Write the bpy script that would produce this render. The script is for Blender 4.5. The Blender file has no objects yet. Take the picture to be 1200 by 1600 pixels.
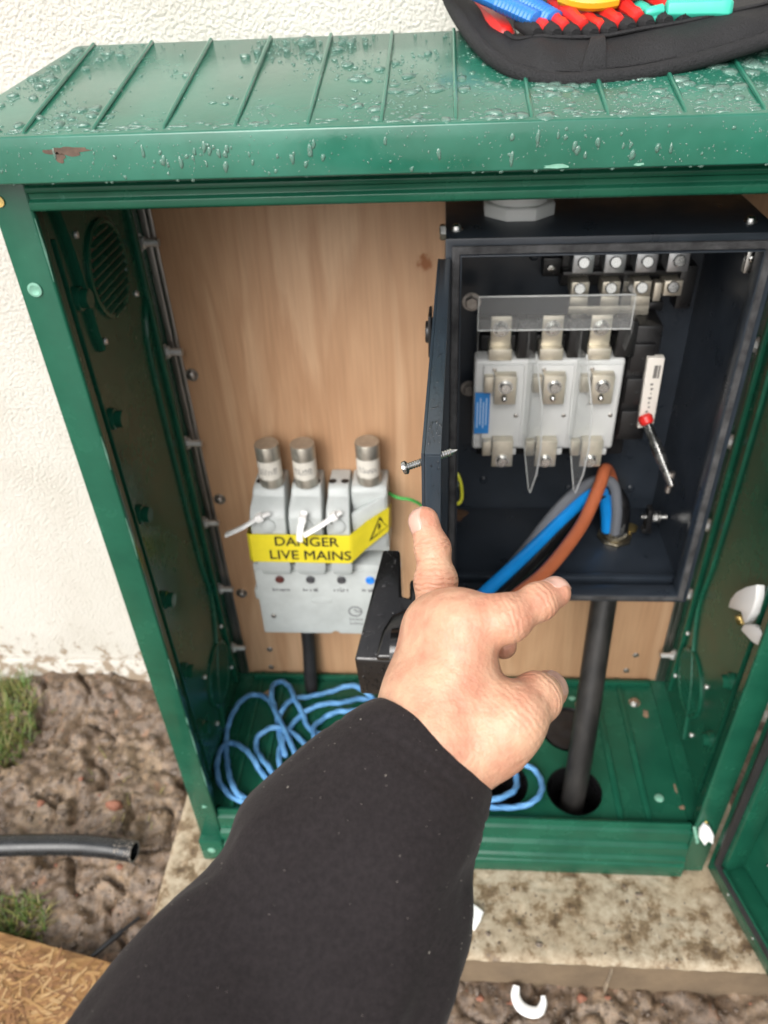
import bpy, bmesh, math, random
import numpy as np
from mathutils import Vector, Matrix

random.seed(7)
RNG = np.random.default_rng(7)
scene = bpy.context.scene
COL = scene.collection

# ------------------------------------------------------------------ camera
cam_data = bpy.data.cameras.new('camera')
cam = bpy.data.objects.new('camera', cam_data)
COL.objects.link(cam)
CAM = Vector((-0.01489, -0.62817, 1.14342))
RT = Vector((0.997367, 0.060336, -0.040227))
UP = Vector((-0.004312, 0.603093, 0.797659))
FW = Vector((-0.072388, 0.795386, -0.601765))
cam.matrix_world = Matrix(((RT.x, UP.x, -FW.x, CAM.x), (RT.y, UP.y, -FW.y, CAM.y),
                           (RT.z, UP.z, -FW.z, CAM.z), (0, 0, 0, 1)))
cam_data.sensor_width = 36
cam_data.lens = 27.36
cam_data.clip_start = 0.01
cam_data.clip_end = 500
cam_data.dof.use_dof = True
cam_data.dof.focus_distance = 0.45
cam_data.dof.aperture_fstop = 10.0
scene.camera = cam

# ------------------------------------------------------------------ sky, sun, exposure
SUN_EL, SUN_AZ = math.radians(40), math.radians(200)      # azimuth clockwise from +Y
world = bpy.data.worlds.new('World')
scene.world = world
world.use_nodes = True
wn = world.node_tree
sky = wn.nodes.new('ShaderNodeTexSky')
sky.sky_type = 'NISHITA'
sky.sun_disc = False
sky.sun_elevation = SUN_EL
sky.sun_rotation = SUN_AZ
sky.dust_density = 4.0
sky.air_density = 1.0
hs = wn.nodes.new('ShaderNodeHueSaturation')
hs.inputs['Saturation'].default_value = 0.22
wn.links.new(sky.outputs['Color'], hs.inputs['Color'])
wn.links.new(hs.outputs['Color'], wn.nodes['Background'].inputs['Color'])
wn.nodes['Background'].inputs['Strength'].default_value = 0.15

sl = bpy.data.lights.new('sun', 'SUN')
sl.energy = 1.5
sl.angle = math.radians(50)
sl.color = (1.0, 0.965, 0.92)
sun = bpy.data.objects.new('sun', sl)
COL.objects.link(sun)
sd = Vector((math.sin(SUN_AZ) * math.cos(SUN_EL), math.cos(SUN_AZ) * math.cos(SUN_EL), math.sin(SUN_EL)))
sun.rotation_euler = (-sd).to_track_quat('-Z', 'Y').to_euler()
sun.location = sd * 5

vs = scene.view_settings
vs.view_transform = 'Standard'
vs.look = 'None'
vs.exposure = 0.62
vs.gamma = 1.0
vs.use_curve_mapping = False

# ------------------------------------------------------------------ materials
MATS = {}
def mat(name, col, rough=0.5, metal=0.0, vary=0.0, vscale=8.0, col2=None, bump=0.0, bscale=60.0,
        coat=0.0, spec=0.5, rvary=0.0, detail=4.0, stretch=None, sss=0.0, bdist=0.002, coords='Object'):
    if name in MATS:
        return MATS[name]
    m = bpy.data.materials.new(name)
    m.use_nodes = True
    nt = m.node_tree
    b = nt.nodes['Principled BSDF']
    b.inputs['Base Color'].default_value = (*col, 1)
    b.inputs['Roughness'].default_value = rough
    b.inputs['Metallic'].default_value = metal
    b.inputs['Specular IOR Level'].default_value = spec
    b.inputs['Coat Weight'].default_value = coat
    b.inputs['Coat Roughness'].default_value = 0.06
    if sss:
        b.inputs['Subsurface Weight'].default_value = sss
        b.inputs['Subsurface Radius'].default_value = (0.006, 0.0022, 0.0012)
        b.inputs['Subsurface Scale'].default_value = 1.0
    tc = nt.nodes.new('ShaderNodeTexCoord')
    vec = tc.outputs[coords]
    if stretch:
        mp = nt.nodes.new('ShaderNodeMapping')
        mp.inputs['Scale'].default_value = stretch
        nt.links.new(vec, mp.inputs['Vector'])
        vec = mp.outputs['Vector']
    if vary > 0 or rvary > 0:
        n = nt.nodes.new('ShaderNodeTexNoise')
        n.inputs['Scale'].default_value = vscale
        n.inputs['Detail'].default_value = detail
        n.inputs['Roughness'].default_value = 0.62
        nt.links.new(vec, n.inputs['Vector'])
        if vary > 0:
            r = nt.nodes.new('ShaderNodeValToRGB')
            c2 = col2 if col2 else tuple(c * (1 - vary) for c in col)
            r.color_ramp.elements[0].position = 0.34
            r.color_ramp.elements[0].color = (*c2, 1)
            r.color_ramp.elements[1].position = 0.66
            r.color_ramp.elements[1].color = (*col, 1)
            nt.links.new(n.outputs['Fac'], r.inputs['Fac'])
            nt.links.new(r.outputs['Color'], b.inputs['Base Color'])
        if rvary > 0:
            mr = nt.nodes.new('ShaderNodeMapRange')
            mr.inputs['From Min'].default_value = 0.3
            mr.inputs['From Max'].default_value = 0.7
            mr.inputs['To Min'].default_value = max(0.02, rough - rvary)
            mr.inputs['To Max'].default_value = min(1, rough + rvary)
            nt.links.new(n.outputs['Fac'], mr.inputs['Value'])
            nt.links.new(mr.outputs['Result'], b.inputs['Roughness'])
    if bump > 0:
        n2 = nt.nodes.new('ShaderNodeTexNoise')
        n2.inputs['Scale'].default_value = bscale
        n2.inputs['Detail'].default_value = 5
        nt.links.new(vec, n2.inputs['Vector'])
        bp = nt.nodes.new('ShaderNodeBump')
        bp.inputs['Strength'].default_value = bump
        bp.inputs['Distance'].default_value = bdist
        nt.links.new(n2.outputs['Fac'], bp.inputs['Height'])
        nt.links.new(bp.outputs['Normal'], b.inputs['Normal'])
    MATS[name] = m
    return m

def N(m, typ, **kw):
    n = m.node_tree.nodes.new(typ)
    for k, v in kw.items():
        if hasattr(n, k):
            setattr(n, k, v)
        else:
            n.inputs[k.replace('_', ' ')].default_value = v
    return n
def LK(m, a, b):
    m.node_tree.links.new(a, b)
def BS(m):
    return m.node_tree.nodes['Principled BSDF']
def ramp(m, fac, stops):
    r = m.node_tree.nodes.new('ShaderNodeValToRGB')
    e = r.color_ramp.elements
    while len(e) < len(stops):
        e.new(0.5)
    for i, (p, c) in enumerate(stops):
        e[i].position = p
        e[i].color = (*c, 1) if len(c) == 3 else c
    LK(m, fac, r.inputs['Fac'])
    return r.outputs['Color']
def mixc(m, fac, a, b, blend='MIX'):
    n = m.node_tree.nodes.new('ShaderNodeMix')
    n.data_type = 'RGBA'
    n.blend_type = blend
    for sock, v in ((n.inputs['Factor'], fac), (n.inputs['A'], a), (n.inputs['B'], b)):
        if hasattr(v, 'is_linked') or hasattr(v, 'links'):
            LK(m, v, sock)
        elif isinstance(v, (int, float)):
            sock.default_value = v
        else:
            sock.default_value = (*v, 1)
    # the colour sockets share names with the float ones; pick the right ones
    return n
def mixrgb(m, fac, a, b, blend='MIX'):
    n = m.node_tree.nodes.new('ShaderNodeMixRGB')
    n.blend_type = blend
    for key, v in (('Fac', fac), ('Color1', a), ('Color2', b)):
        if isinstance(v, (int, float)):
            n.inputs[key].default_value = v
        elif isinstance(v, tuple):
            n.inputs[key].default_value = (*v, 1)
        else:
            LK(m, v, n.inputs[key])
    return n.outputs['Color']
def addbump(m, height, strength, dist, prev=None):
    b = N(m, 'ShaderNodeBump')
    b.inputs['Strength'].default_value = strength
    b.inputs['Distance'].default_value = dist
    LK(m, height, b.inputs['Height'])
    if prev is not None:
        LK(m, prev, b.inputs['Normal'])
    return b.outputs['Normal']

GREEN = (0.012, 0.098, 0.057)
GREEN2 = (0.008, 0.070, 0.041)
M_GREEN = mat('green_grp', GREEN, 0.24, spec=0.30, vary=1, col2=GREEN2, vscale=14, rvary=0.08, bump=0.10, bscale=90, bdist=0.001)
# faint chalky scuffs on the moulded plastic
tcg = N(M_GREEN, 'ShaderNodeTexCoord')
ng = N(M_GREEN, 'ShaderNodeTexNoise', Scale=55.0, Detail=6.0, Roughness=0.75)
LK(M_GREEN, tcg.outputs['Object'], ng.inputs['Vector'])
scf = ramp(M_GREEN, ng.outputs['Fac'], [(0.66, (0, 0, 0)), (0.78, (1, 1, 1))])
src = BS(M_GREEN).inputs['Base Color'].links[0].from_socket
LK(M_GREEN, mixrgb(M_GREEN, scf, src, (0.045, 0.17, 0.12)), BS(M_GREEN).inputs['Base Color'])
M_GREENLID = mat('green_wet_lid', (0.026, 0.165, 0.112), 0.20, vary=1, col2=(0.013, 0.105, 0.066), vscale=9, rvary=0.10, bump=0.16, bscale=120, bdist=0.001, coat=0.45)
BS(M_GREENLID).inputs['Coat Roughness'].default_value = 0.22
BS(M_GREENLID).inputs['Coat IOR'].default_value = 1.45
M_BOX = mat('anthracite_powder_coat', (0.026, 0.034, 0.046), 0.34, vary=0.25, vscale=20, rvary=0.1, bump=0.10, bscale=700, bdist=0.0004)
M_DOOR = mat('grey_door_paint', (0.030, 0.042, 0.055), 0.28, vary=0.2, vscale=20, bump=0.10, bscale=700, bdist=0.0004)
M_GASKET = mat('grey_foam_gasket', (0.085, 0.085, 0.088), 0.85, vary=1, col2=(0.022, 0.022, 0.024), vscale=45, bump=0.4, bscale=250)
M_STEEL = mat('zinc_steel', (0.62, 0.62, 0.60), 0.28, metal=1, vary=0.3, vscale=60, rvary=0.1)
M_BOLT = mat('bright_zinc', (0.72, 0.72, 0.70), 0.40, metal=0.65, vary=0.2, vscale=60)
M_STAIN = mat('stainless_trim', (0.50, 0.47, 0.44), 0.42, metal=1, vary=0.4, vscale=12, rvary=0.12, stretch=(8, 8, 0.6))
M_BRASS = mat('nickel_brass', (0.72, 0.67, 0.56), 0.42, metal=0.75, vary=0.15, vscale=80, rvary=0.1)
M_GOLD = mat('brass', (0.70, 0.52, 0.20), 0.35, metal=1, vary=0.3, vscale=60)
M_WHITEP = mat('white_plastic', (0.62, 0.63, 0.62), 0.38, vary=0.06, vscale=20, bump=0.05, bscale=300, bdist=0.0005)
M_CUT = mat('pale_grey_plastic', (0.52, 0.555, 0.55), 0.42, vary=0.16, vscale=26, bump=0.06, bscale=300, bdist=0.0005)
M_TIE = mat('nylon_white', (0.85, 0.85, 0.84), 0.35)
M_BLACKP = mat('black_plastic', (0.012, 0.012, 0.013), 0.32, vary=0.3, vscale=30, rvary=0.1, bump=0.06, bscale=200, bdist=0.0005)
M_BLACKR = mat('black_rubber', (0.020, 0.019, 0.020), 0.55, vary=0.4, vscale=40, bump=0.2, bscale=150, bdist=0.0006)
M_HANDLE = mat('wet_black_plastic', (0.010, 0.009, 0.009), 0.20, vary=0.3, vscale=60, rvary=0.10, bump=0.12, bscale=120, bdist=0.0006, coat=0.4)
M_SHEATH = mat('dusty_black_sheath', (0.034, 0.031, 0.029), 0.5, vary=1, col2=(0.005, 0.005, 0.005), vscale=30, bump=0.3, bscale=140, bdist=0.0008, stretch=(1, 1, 0.35))
M_TAPE = mat('yellow_warning_tape', (0.78, 0.66, 0.03), 0.35, vary=0.12, vscale=30)
M_INK = mat('black_ink', (0.012, 0.012, 0.012), 0.5)
M_GREYINK = mat('grey_print', (0.10, 0.10, 0.11), 0.6)
M_BLUEB = mat('blue_button', (0.02, 0.22, 0.75), 0.35)
M_BROWNB = mat('brown_button', (0.10, 0.025, 0.02), 0.4)
M_GREYB = mat('grey_button', (0.06, 0.06, 0.065), 0.4)
M_BLUEC = mat('blue_insulation', (0.006, 0.27, 0.76), 0.36, vary=0.12, vscale=25, bump=0.05, bscale=200)
M_BROWNC = mat('brown_insulation', (0.47, 0.130, 0.055), 0.38, vary=0.12, vscale=25, bump=0.05, bscale=200)
M_GREYC = mat('grey_insulation', (0.16, 0.17, 0.19), 0.42, vary=0.12, vscale=25, bump=0.05, bscale=200)
M_BLACKC = mat('black_insulation', (0.010, 0.010, 0.011), 0.26, vary=0.3, vscale=60, bump=0.05, bscale=200)
M_GY = mat('green_yellow_insulation', (0.62, 0.60, 0.04), 0.4)
M_GRW = mat('green_insulation', (0.06, 0.38, 0.08), 0.4)
M_LABEL = mat('label_white', (0.70, 0.66, 0.60), 0.3, vary=0.05, vscale=10)
M_STICK = mat('sticker_blue', (0.02, 0.20, 0.55), 0.4)
M_RED = mat('red_plastic', (0.62, 0.022, 0.018), 0.35, vary=0.15, vscale=40)
M_TEAL = mat('teal_plastic', (0.05, 0.52, 0.38), 0.35, vary=0.1, vscale=60)
M_BLUET = mat('blue_grip', (0.03, 0.20, 0.62), 0.38, vary=0.12, vscale=60)
M_YEL = mat('yellow_plastic', (0.72, 0.42, 0.02), 0.35)
M_FERR = mat('fuse_ferrule', (0.58, 0.55, 0.48), 0.42, metal=0.8, vary=0.3, vscale=70, rvary=0.12)
M_CERAM = mat('fuse_paper', (0.72, 0.69, 0.62), 0.5, vary=0.1, vscale=60)
M_FAB = mat('black_nylon', (0.0075, 0.0075, 0.0092), 0.68, vary=0.5, vscale=500, bump=0.9, bscale=750, bdist=0.0012)
M_PIPING = mat('black_webbing', (0.016, 0.016, 0.018), 0.8, vary=0.6, vscale=600, bump=1.0, bscale=800, bdist=0.0014)
M_SCRAP = mat('white_scrap', (0.80, 0.80, 0.78), 0.5)
M_DUCT = mat('wet_black_duct', (0.018, 0.020, 0.022), 0.26, vary=0.3, vscale=40, rvary=0.1, bump=0.12, bscale=60)
M_BRICK = mat('brick_red', (0.28, 0.115, 0.07), 0.8, vary=0.3, vscale=60, bump=0.5, bscale=200)
M_PEB = mat('pebble', (0.165, 0.122, 0.09), 0.55, vary=0.6, vscale=40, bump=0.4, bscale=150)
M_DARK = mat('dark_duct_void', (0.010, 0.009, 0.008), 0.9)  # near-black: the darkness inside the open ducts put into colour
M_ROPE = mat('blue_rope', (0.14, 0.36, 0.66), 0.6, vary=1, col2=(0.075, 0.23, 0.48), vscale=60, bump=0.6, bscale=500, bdist=0.0008)

# drops show the lid, mirror by Fresnel; focused light painted as pale teal diffuse
M_WATER = bpy.data.materials.new('water_drop'); M_WATER.use_nodes = True
nt = M_WATER.node_tree
nt.nodes.remove(nt.nodes['Principled BSDF'])
fr = nt.nodes.new('ShaderNodeFresnel'); fr.inputs['IOR'].default_value = 1.5
tr = nt.nodes.new('ShaderNodeBsdfTransparent'); tr.inputs['Color'].default_value = (0.97, 0.99, 0.98, 1)
gl = nt.nodes.new('ShaderNodeBsdfGlossy'); gl.inputs['Roughness'].default_value = 0.02
mx = nt.nodes.new('ShaderNodeMixShader')
df = nt.nodes.new('ShaderNodeBsdfDiffuse'); df.inputs['Color'].default_value = (0.36, 0.62, 0.52, 1)
m0 = nt.nodes.new('ShaderNodeMixShader'); m0.inputs[0].default_value = 0.20
nt.links.new(tr.outputs[0], m0.inputs[1]); nt.links.new(df.outputs[0], m0.inputs[2])
nt.links.new(fr.outputs[0], mx.inputs[0]); nt.links.new(m0.outputs[0], mx.inputs[1]); nt.links.new(gl.outputs[0], mx.inputs[2])
nt.links.new(mx.outputs[0], nt.nodes['Material Output'].inputs['Surface'])

M_WATERC = bpy.data.materials.new('water_drop_clear'); M_WATERC.use_nodes = True
nt = M_WATERC.node_tree
nt.nodes.remove(nt.nodes['Principled BSDF'])
fr = nt.nodes.new('ShaderNodeFresnel'); fr.inputs['IOR'].default_value = 1.45
tr = nt.nodes.new('ShaderNodeBsdfTransparent')
gl = nt.nodes.new('ShaderNodeBsdfGlossy'); gl.inputs['Roughness'].default_value = 0.02
mx = nt.nodes.new('ShaderNodeMixShader')
nt.links.new(fr.outputs[0], mx.inputs[0]); nt.links.new(tr.outputs[0], mx.inputs[1]); nt.links.new(gl.outputs[0], mx.inputs[2])
nt.links.new(mx.outputs[0], nt.nodes['Material Output'].inputs['Surface'])
# clear polycarbonate, with a haze of reflected light painted in as pale diffuse
M_CLEAR = bpy.data.materials.new('clear_polycarbonate'); M_CLEAR.use_nodes = True
nt = M_CLEAR.node_tree
nt.nodes.remove(nt.nodes['Principled BSDF'])
fr = nt.nodes.new('ShaderNodeFresnel'); fr.inputs['IOR'].default_value = 1.40
tr = nt.nodes.new('ShaderNodeBsdfTransparent'); tr.inputs['Color'].default_value = (0.985, 0.99, 0.988, 1)
gl = nt.nodes.new('ShaderNodeBsdfGlossy'); gl.inputs['Roughness'].default_value = 0.06
mx = nt.nodes.new('ShaderNodeMixShader')
df = nt.nodes.new('ShaderNodeBsdfDiffuse'); df.inputs['Color'].default_value = (0.75, 0.76, 0.76, 1)
m0 = nt.nodes.new('ShaderNodeMixShader'); m0.inputs[0].default_value = 0.075
nt.links.new(tr.outputs[0], m0.inputs[1]); nt.links.new(df.outputs[0], m0.inputs[2])
gm = nt.nodes.new('ShaderNodeNewGeometry')
bf = nt.nodes.new('ShaderNodeMath'); bf.operation = 'SUBTRACT'; bf.inputs[0].default_value = 1.0
fm = nt.nodes.new('ShaderNodeMath'); fm.operation = 'MULTIPLY'
nt.links.new(gm.outputs['Backfacing'], bf.inputs[1]); nt.links.new(fr.outputs[0], fm.inputs[0]); nt.links.new(bf.outputs[0], fm.inputs[1])
nt.links.new(fm.outputs[0], mx.inputs[0]); nt.links.new(m0.outputs[0], mx.inputs[1]); nt.links.new(gl.outputs[0], mx.inputs[2])
nt.links.new(mx.outputs[0], nt.nodes['Material Output'].inputs['Surface'])

# plywood: vertical grain
M_PLY = mat('plywood', (0.50, 0.33, 0.20), 0.55)
tc = N(M_PLY, 'ShaderNodeTexCoord')
mp = N(M_PLY, 'ShaderNodeMapping'); mp.inputs['Scale'].default_value = (9.0, 9.0, 0.9)
LK(M_PLY, tc.outputs['Object'], mp.inputs['Vector'])
n1 = N(M_PLY, 'ShaderNodeTexNoise', Scale=1.6, Detail=6.0, Distortion=0.8)
LK(M_PLY, mp.outputs['Vector'], n1.inputs['Vector'])
mp2 = N(M_PLY, 'ShaderNodeMapping'); mp2.inputs['Scale'].default_value = (260, 260, 9)
LK(M_PLY, tc.outputs['Object'], mp2.inputs['Vector'])
n2 = N(M_PLY, 'ShaderNodeTexNoise', Scale=1.0, Detail=4.0)
LK(M_PLY, mp2.outputs['Vector'], n2.inputs['Vector'])
c1 = ramp(M_PLY, n1.outputs['Fac'], [(0.25, (0.45, 0.255, 0.140)), (0.42, (0.56, 0.345, 0.200)), (0.52, (0.50, 0.295, 0.165)), (0.6, (0.61, 0.395, 0.240)), (0.8, (0.52, 0.315, 0.18))])
c2 = ramp(M_PLY, n2.outputs['Fac'], [(0.3, (0.72, 0.70, 0.67)), (0.6, (1, 1, 1))])
c3 = mixrgb(M_PLY, 0.38, c1, c2, 'MULTIPLY')
n3 = N(M_PLY, 'ShaderNodeTexNoise', Scale=3.2, Detail=3.0)
LK(M_PLY, tc.outputs['Object'], n3.inputs['Vector'])
c4 = ramp(M_PLY, n3.outputs['Fac'], [(0.38, (0.80, 0.74, 0.70)), (0.6, (1, 1, 1))])
c5 = mixrgb(M_PLY, 0.6, c3, c4, 'MULTIPLY')
# one rusty stain beside the steel box
dv = N(M_PLY, 'ShaderNodeVectorMath', operation='DISTANCE')
dv.inputs[1].default_value = (-0.033, 0.0, 0.282)
nz = N(M_PLY, 'ShaderNodeTexNoise', Scale=90.0, Detail=3.0)
LK(M_PLY, tc.outputs['Object'], nz.inputs['Vector'])
mad = N(M_PLY, 'ShaderNodeMath', operation='MULTIPLY_ADD'); mad.inputs[1].default_value = 0.022; 
LK(M_PLY, tc.outputs['Object'], dv.inputs[0])
LK(M_PLY, nz.outputs['Fac'], mad.inputs[0]); LK(M_PLY, dv.outputs['Value'], mad.inputs[2])
st = ramp(M_PLY, mad.outputs[0], [(0.020, (1, 1, 1)), (0.024, (0, 0, 0))])
c6 = mixrgb(M_PLY, st, c5, (0.28, 0.10, 0.03))
LK(M_PLY, c6, BS(M_PLY).inputs['Base Color'])
LK(M_PLY, addbump(M_PLY, n2.outputs['Fac'], 0.12, 0.0006), BS(M_PLY).inputs['Normal'])

# rendered wall
M_WALL = mat('cream_render', (0.74, 0.69, 0.60), 0.9)
tc = N(M_WALL, 'ShaderNodeTexCoord')
w1 = N(M_WALL, 'ShaderNodeTexNoise', Scale=250.0, Detail=3.0, Roughness=0.55)
LK(M_WALL, tc.outputs['Object'], w1.inputs['Vector'])
w2 = N(M_WALL, 'ShaderNodeTexVoronoi', Scale=260.0)
LK(M_WALL, tc.outputs['Object'], w2.inputs['Vector'])
ad = N(M_WALL, 'ShaderNodeMath', operation='SUBTRACT')
LK(M_WALL, w1.outputs['Fac'], ad.inputs[0])
ml = N(M_WALL, 'ShaderNodeMath', operation='MULTIPLY'); ml.inputs[1].default_value = 0.35
LK(M_WALL, w2.outputs['Distance'], ml.inputs[0]); LK(M_WALL, ml.outputs[0], ad.inputs[1])
w3 = N(M_WALL, 'ShaderNodeTexNoise', Scale=7.0, Detail=5.0)
LK(M_WALL, tc.outputs['Object'], w3.inputs['Vector'])
wc = ramp(M_WALL, w3.outputs['Fac'], [(0.3, (0.55, 0.525, 0.468)), (0.6, (0.61, 0.588, 0.535))])
# mud splashes towards the ground (object z is height above the ground)
sx = N(M_WALL, 'ShaderNodeSeparateXYZ'); LK(M_WALL, tc.outputs['Object'], sx.inputs[0])
w4 = N(M_WALL, 'ShaderNodeTexNoise', Scale=38.0, Detail=8.0, Roughness=0.7)
LK(M_WALL, tc.outputs['Object'], w4.inputs['Vector'])
mr = N(M_WALL, 'ShaderNodeMapRange'); mr.inputs['From Min'].default_value = 0.0; mr.inputs['From Max'].default_value = 0.22
mr.inputs['To Min'].default_value = 0.24; mr.inputs['To Max'].default_value = -0.02
LK(M_WALL, sx.outputs['Z'], mr.inputs['Value'])
sm = N(M_WALL, 'ShaderNodeMath', operation='ADD'); LK(M_WALL, w4.outputs['Fac'], sm.inputs[0]); LK(M_WALL, mr.outputs['Result'], sm.inputs[1])
sp = ramp(M_WALL, sm.outputs[0], [(0.66, (0, 0, 0)), (0.74, (1, 1, 1))])
LK(M_WALL, mixrgb(M_WALL, sp, wc, (0.30, 0.235, 0.17)), BS(M_WALL).inputs['Base Color'])
LK(M_WALL, addbump(M_WALL, ad.outputs[0], 0.75, 0.005), BS(M_WALL).inputs['Normal'])

# concrete with dark dirt blotches
M_CONC = mat('stained_concrete', (0.48, 0.42, 0.33), 0.8)
tc = N(M_CONC, 'ShaderNodeTexCoord')
k1 = N(M_CONC, 'ShaderNodeTexNoise', Scale=26.0, Detail=10.0, Roughness=0.72)
k2 = N(M_CONC, 'ShaderNodeTexNoise', Scale=70.0, Detail=6.0, Roughness=0.7)
k3 = N(M_CONC, 'ShaderNodeTexNoise', Scale=5.0, Detail=3.0)
for k in (k1, k2, k3):
    LK(M_CONC, tc.outputs['Object'], k.inputs['Vector'])
ca = ramp(M_CONC, k2.outputs['Fac'], [(0.3, (0.22, 0.165, 0.105)), (0.48, (0.38, 0.315, 0.225)), (0.7, (0.50, 0.435, 0.335))])
cb = ramp(M_CONC, k1.outputs['Fac'], [(0.36, (0.16, 0.10, 0.06)), (0.43, (0.50, 0.40, 0.29)), (0.50, (1, 1, 1))])
cc = mixrgb(M_CONC, 0.85, ca, cb, 'MULTIPLY')
cd = ramp(M_CONC, k3.outputs['Fac'], [(0.35, (0.78, 0.70, 0.58)), (0.6, (1, 1, 1))])
LK(M_CONC, mixrgb(M_CONC, 0.7, cc, cd, 'MULTIPLY'), BS(M_CONC).inputs['Base Color'])
LK(M_CONC, addbump(M_CONC, k2.outputs['Fac'], 0.5, 0.003), BS(M_CONC).inputs['Normal'])
LK(M_CONC, ramp(M_CONC, k1.outputs['Fac'], [(0.35, (0.4, 0.4, 0.4)), (0.5, (0.85, 0.85, 0.85))]), BS(M_CONC).inputs['Roughness'])

# mud
M_MUD = mat('wet_mud', (0.15, 0.11, 0.08), 0.5)
tc = N(M_MUD, 'ShaderNodeTexCoord')
k1 = N(M_MUD, 'ShaderNodeTexNoise', Scale=9.0, Detail=8.0, Roughness=0.65)
k2 = N(M_MUD, 'ShaderNodeTexNoise', Scale=75.0, Detail=8.0, Roughness=0.72)
k3 = N(M_MUD, 'ShaderNodeTexNoise', Scale=28.0, Detail=4.0, Roughness=0.6)
for k in (k1, k2, k3):
    LK(M_MUD, tc.outputs['Object'], k.inputs['Vector'])
ma = ramp(M_MUD, k1.outputs['Fac'], [(0.3, (0.080, 0.052, 0.034)), (0.48, (0.150, 0.105, 0.072)), (0.66, (0.240, 0.175, 0.118))])
mb = ramp(M_MUD, k2.outputs['Fac'], [(0.34, (0.30, 0.27, 0.25)), (0.5, (1, 1, 1)), (0.68, (1.5, 1.42, 1.3))])
mc = mixrgb(M_MUD, 0.9, ma, mb, 'MULTIPLY')
md = ramp(M_MUD, k3.outputs['Fac'], [(0.62, (0, 0, 0)), (0.70, (1, 1, 1))])
LK(M_MUD, mixrgb(M_MUD, md, mc, (0.25, 0.145, 0.09)), BS(M_MUD).inputs['Base Color'])
LK(M_MUD, ramp(M_MUD, k3.outputs['Fac'], [(0.38, (0.10, 0.10, 0.10)), (0.62, (0.45, 0.45, 0.45))]), BS(M_MUD).inputs['Roughness'])
LK(M_MUD, addbump(M_MUD, k2.outputs['Fac'], 0.55, 0.006), BS(M_MUD).inputs['Normal'])

M_EDGE = mat('muddy_concrete_edge', (0.20, 0.145, 0.09), 0.75, vary=1, col2=(0.105, 0.075, 0.048), vscale=9, bump=0.4, bscale=90, bdist=0.003, detail=7)
# OSB
M_OSB = mat('osb', (0.50, 0.31, 0.13), 0.7)
tc = N(M_OSB, 'ShaderNodeTexCoord')
ov = N(M_OSB, 'ShaderNodeTexVoronoi', Scale=55.0)
mo = N(M_OSB, 'ShaderNodeMapping'); mo.inputs['Scale'].default_value = (1, 2.2, 1); mo.inputs['Rotation'].default_value = (0, 0, 0.6)
LK(M_OSB, tc.outputs['Object'], mo.inputs['Vector']); LK(M_OSB, mo.outputs['Vector'], ov.inputs['Vector'])
oc = ramp(M_OSB, ov.outputs['Color'], [(0.1, (0.19, 0.095, 0.035)), (0.5, (0.33, 0.175, 0.065)), (0.9, (0.44, 0.27, 0.11))])
on = N(M_OSB, 'ShaderNodeTexNoise', Scale=16.0, Detail=6.0); LK(M_OSB, tc.outputs['Object'], on.inputs['Vector'])
oo = ramp(M_OSB, on.outputs['Fac'], [(0.35, (0.42, 0.38, 0.36)), (0.55, (1, 1, 1))])
LK(M_OSB, mixrgb(M_OSB, 0.85, oc, oo, 'MULTIPLY'), BS(M_OSB).inputs['Base Color'])
LK(M_OSB, addbump(M_OSB, ov.outputs['Distance'], 0.4, 0.003), BS(M_OSB).inputs['Normal'])

def osb_flake(i, c):
    return mat('osb_flake_%d' % i, c, 0.65, vary=0.3, vscale=90, stretch=(1, 4, 1))
def grass_mat(i, c):
    return mat('grass_%d' % i, c, 0.5)

# jacket cloth
M_CLOTH = mat('charcoal_softshell', (0.0225, 0.0180, 0.0190), 0.85, spec=0.25, vary=0.38, vscale=420, bump=0.45, bscale=900, bdist=0.0007)
BS(M_CLOTH).inputs['Sheen Weight'].default_value = 0.07
BS(M_CLOTH).inputs['Sheen Roughness'].default_value = 0.45
BS(M_CLOTH).inputs['Sheen Tint'].default_value = (0.9, 0.85, 0.85, 1)
M_FLECK = mat('lint_fleck', (0.26, 0.23, 0.20), 0.8)

# skin
M_SKIN = mat('skin', (0.60, 0.345, 0.25), 0.46, sss=0.16)
at = N(M_SKIN, 'ShaderNodeAttribute', attribute_name='flush')
cr = N(M_SKIN, 'ShaderNodeAttribute', attribute_name='crease')
tc = N(M_SKIN, 'ShaderNodeTexCoord')
s1 = N(M_SKIN, 'ShaderNodeTexNoise', Scale=55.0, Detail=5.0, Roughness=0.6)
s2 = N(M_SKIN, 'ShaderNodeTexVoronoi', Scale=620.0)
s3 = N(M_SKIN, 'ShaderNodeTexNoise', Scale=210.0, Detail=4.0)
for k in (s1, s2, s3):
    LK(M_SKIN, tc.outputs['Object'], k.inputs['Vector'])
ka = ramp(M_SKIN, s1.outputs['Fac'], [(0.34, (0.50, 0.235, 0.150)), (0.50, (0.565, 0.315, 0.205)), (0.64, (0.61, 0.375, 0.245))])
kb = mixrgb(M_SKIN, at.outputs['Fac'], ka, (0.52, 0.195, 0.135))
LK(M_SKIN, kb, BS(M_SKIN).inputs['Base Color'])
sep = N(M_SKIN, 'ShaderNodeSeparateXYZ'); LK(M_SKIN, cr.outputs['Vector'], sep.inputs[0])
wv = N(M_SKIN, 'ShaderNodeMath', operation='MULTIPLY_ADD'); wv.inputs[1].default_value = 2300.0
wv2 = N(M_SKIN, 'ShaderNodeMath', operation='MULTIPLY'); wv2.inputs[1].default_value = 9.0
LK(M_SKIN, s3.outputs['Fac'], wv2.inputs[0])
LK(M_SKIN, sep.outputs['X'], wv.inputs[0]); LK(M_SKIN, wv2.outputs[0], wv.inputs[2])
sn = N(M_SKIN, 'ShaderNodeMath', operation='SINE'); LK(M_SKIN, wv.outputs[0], sn.inputs[0])
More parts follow.
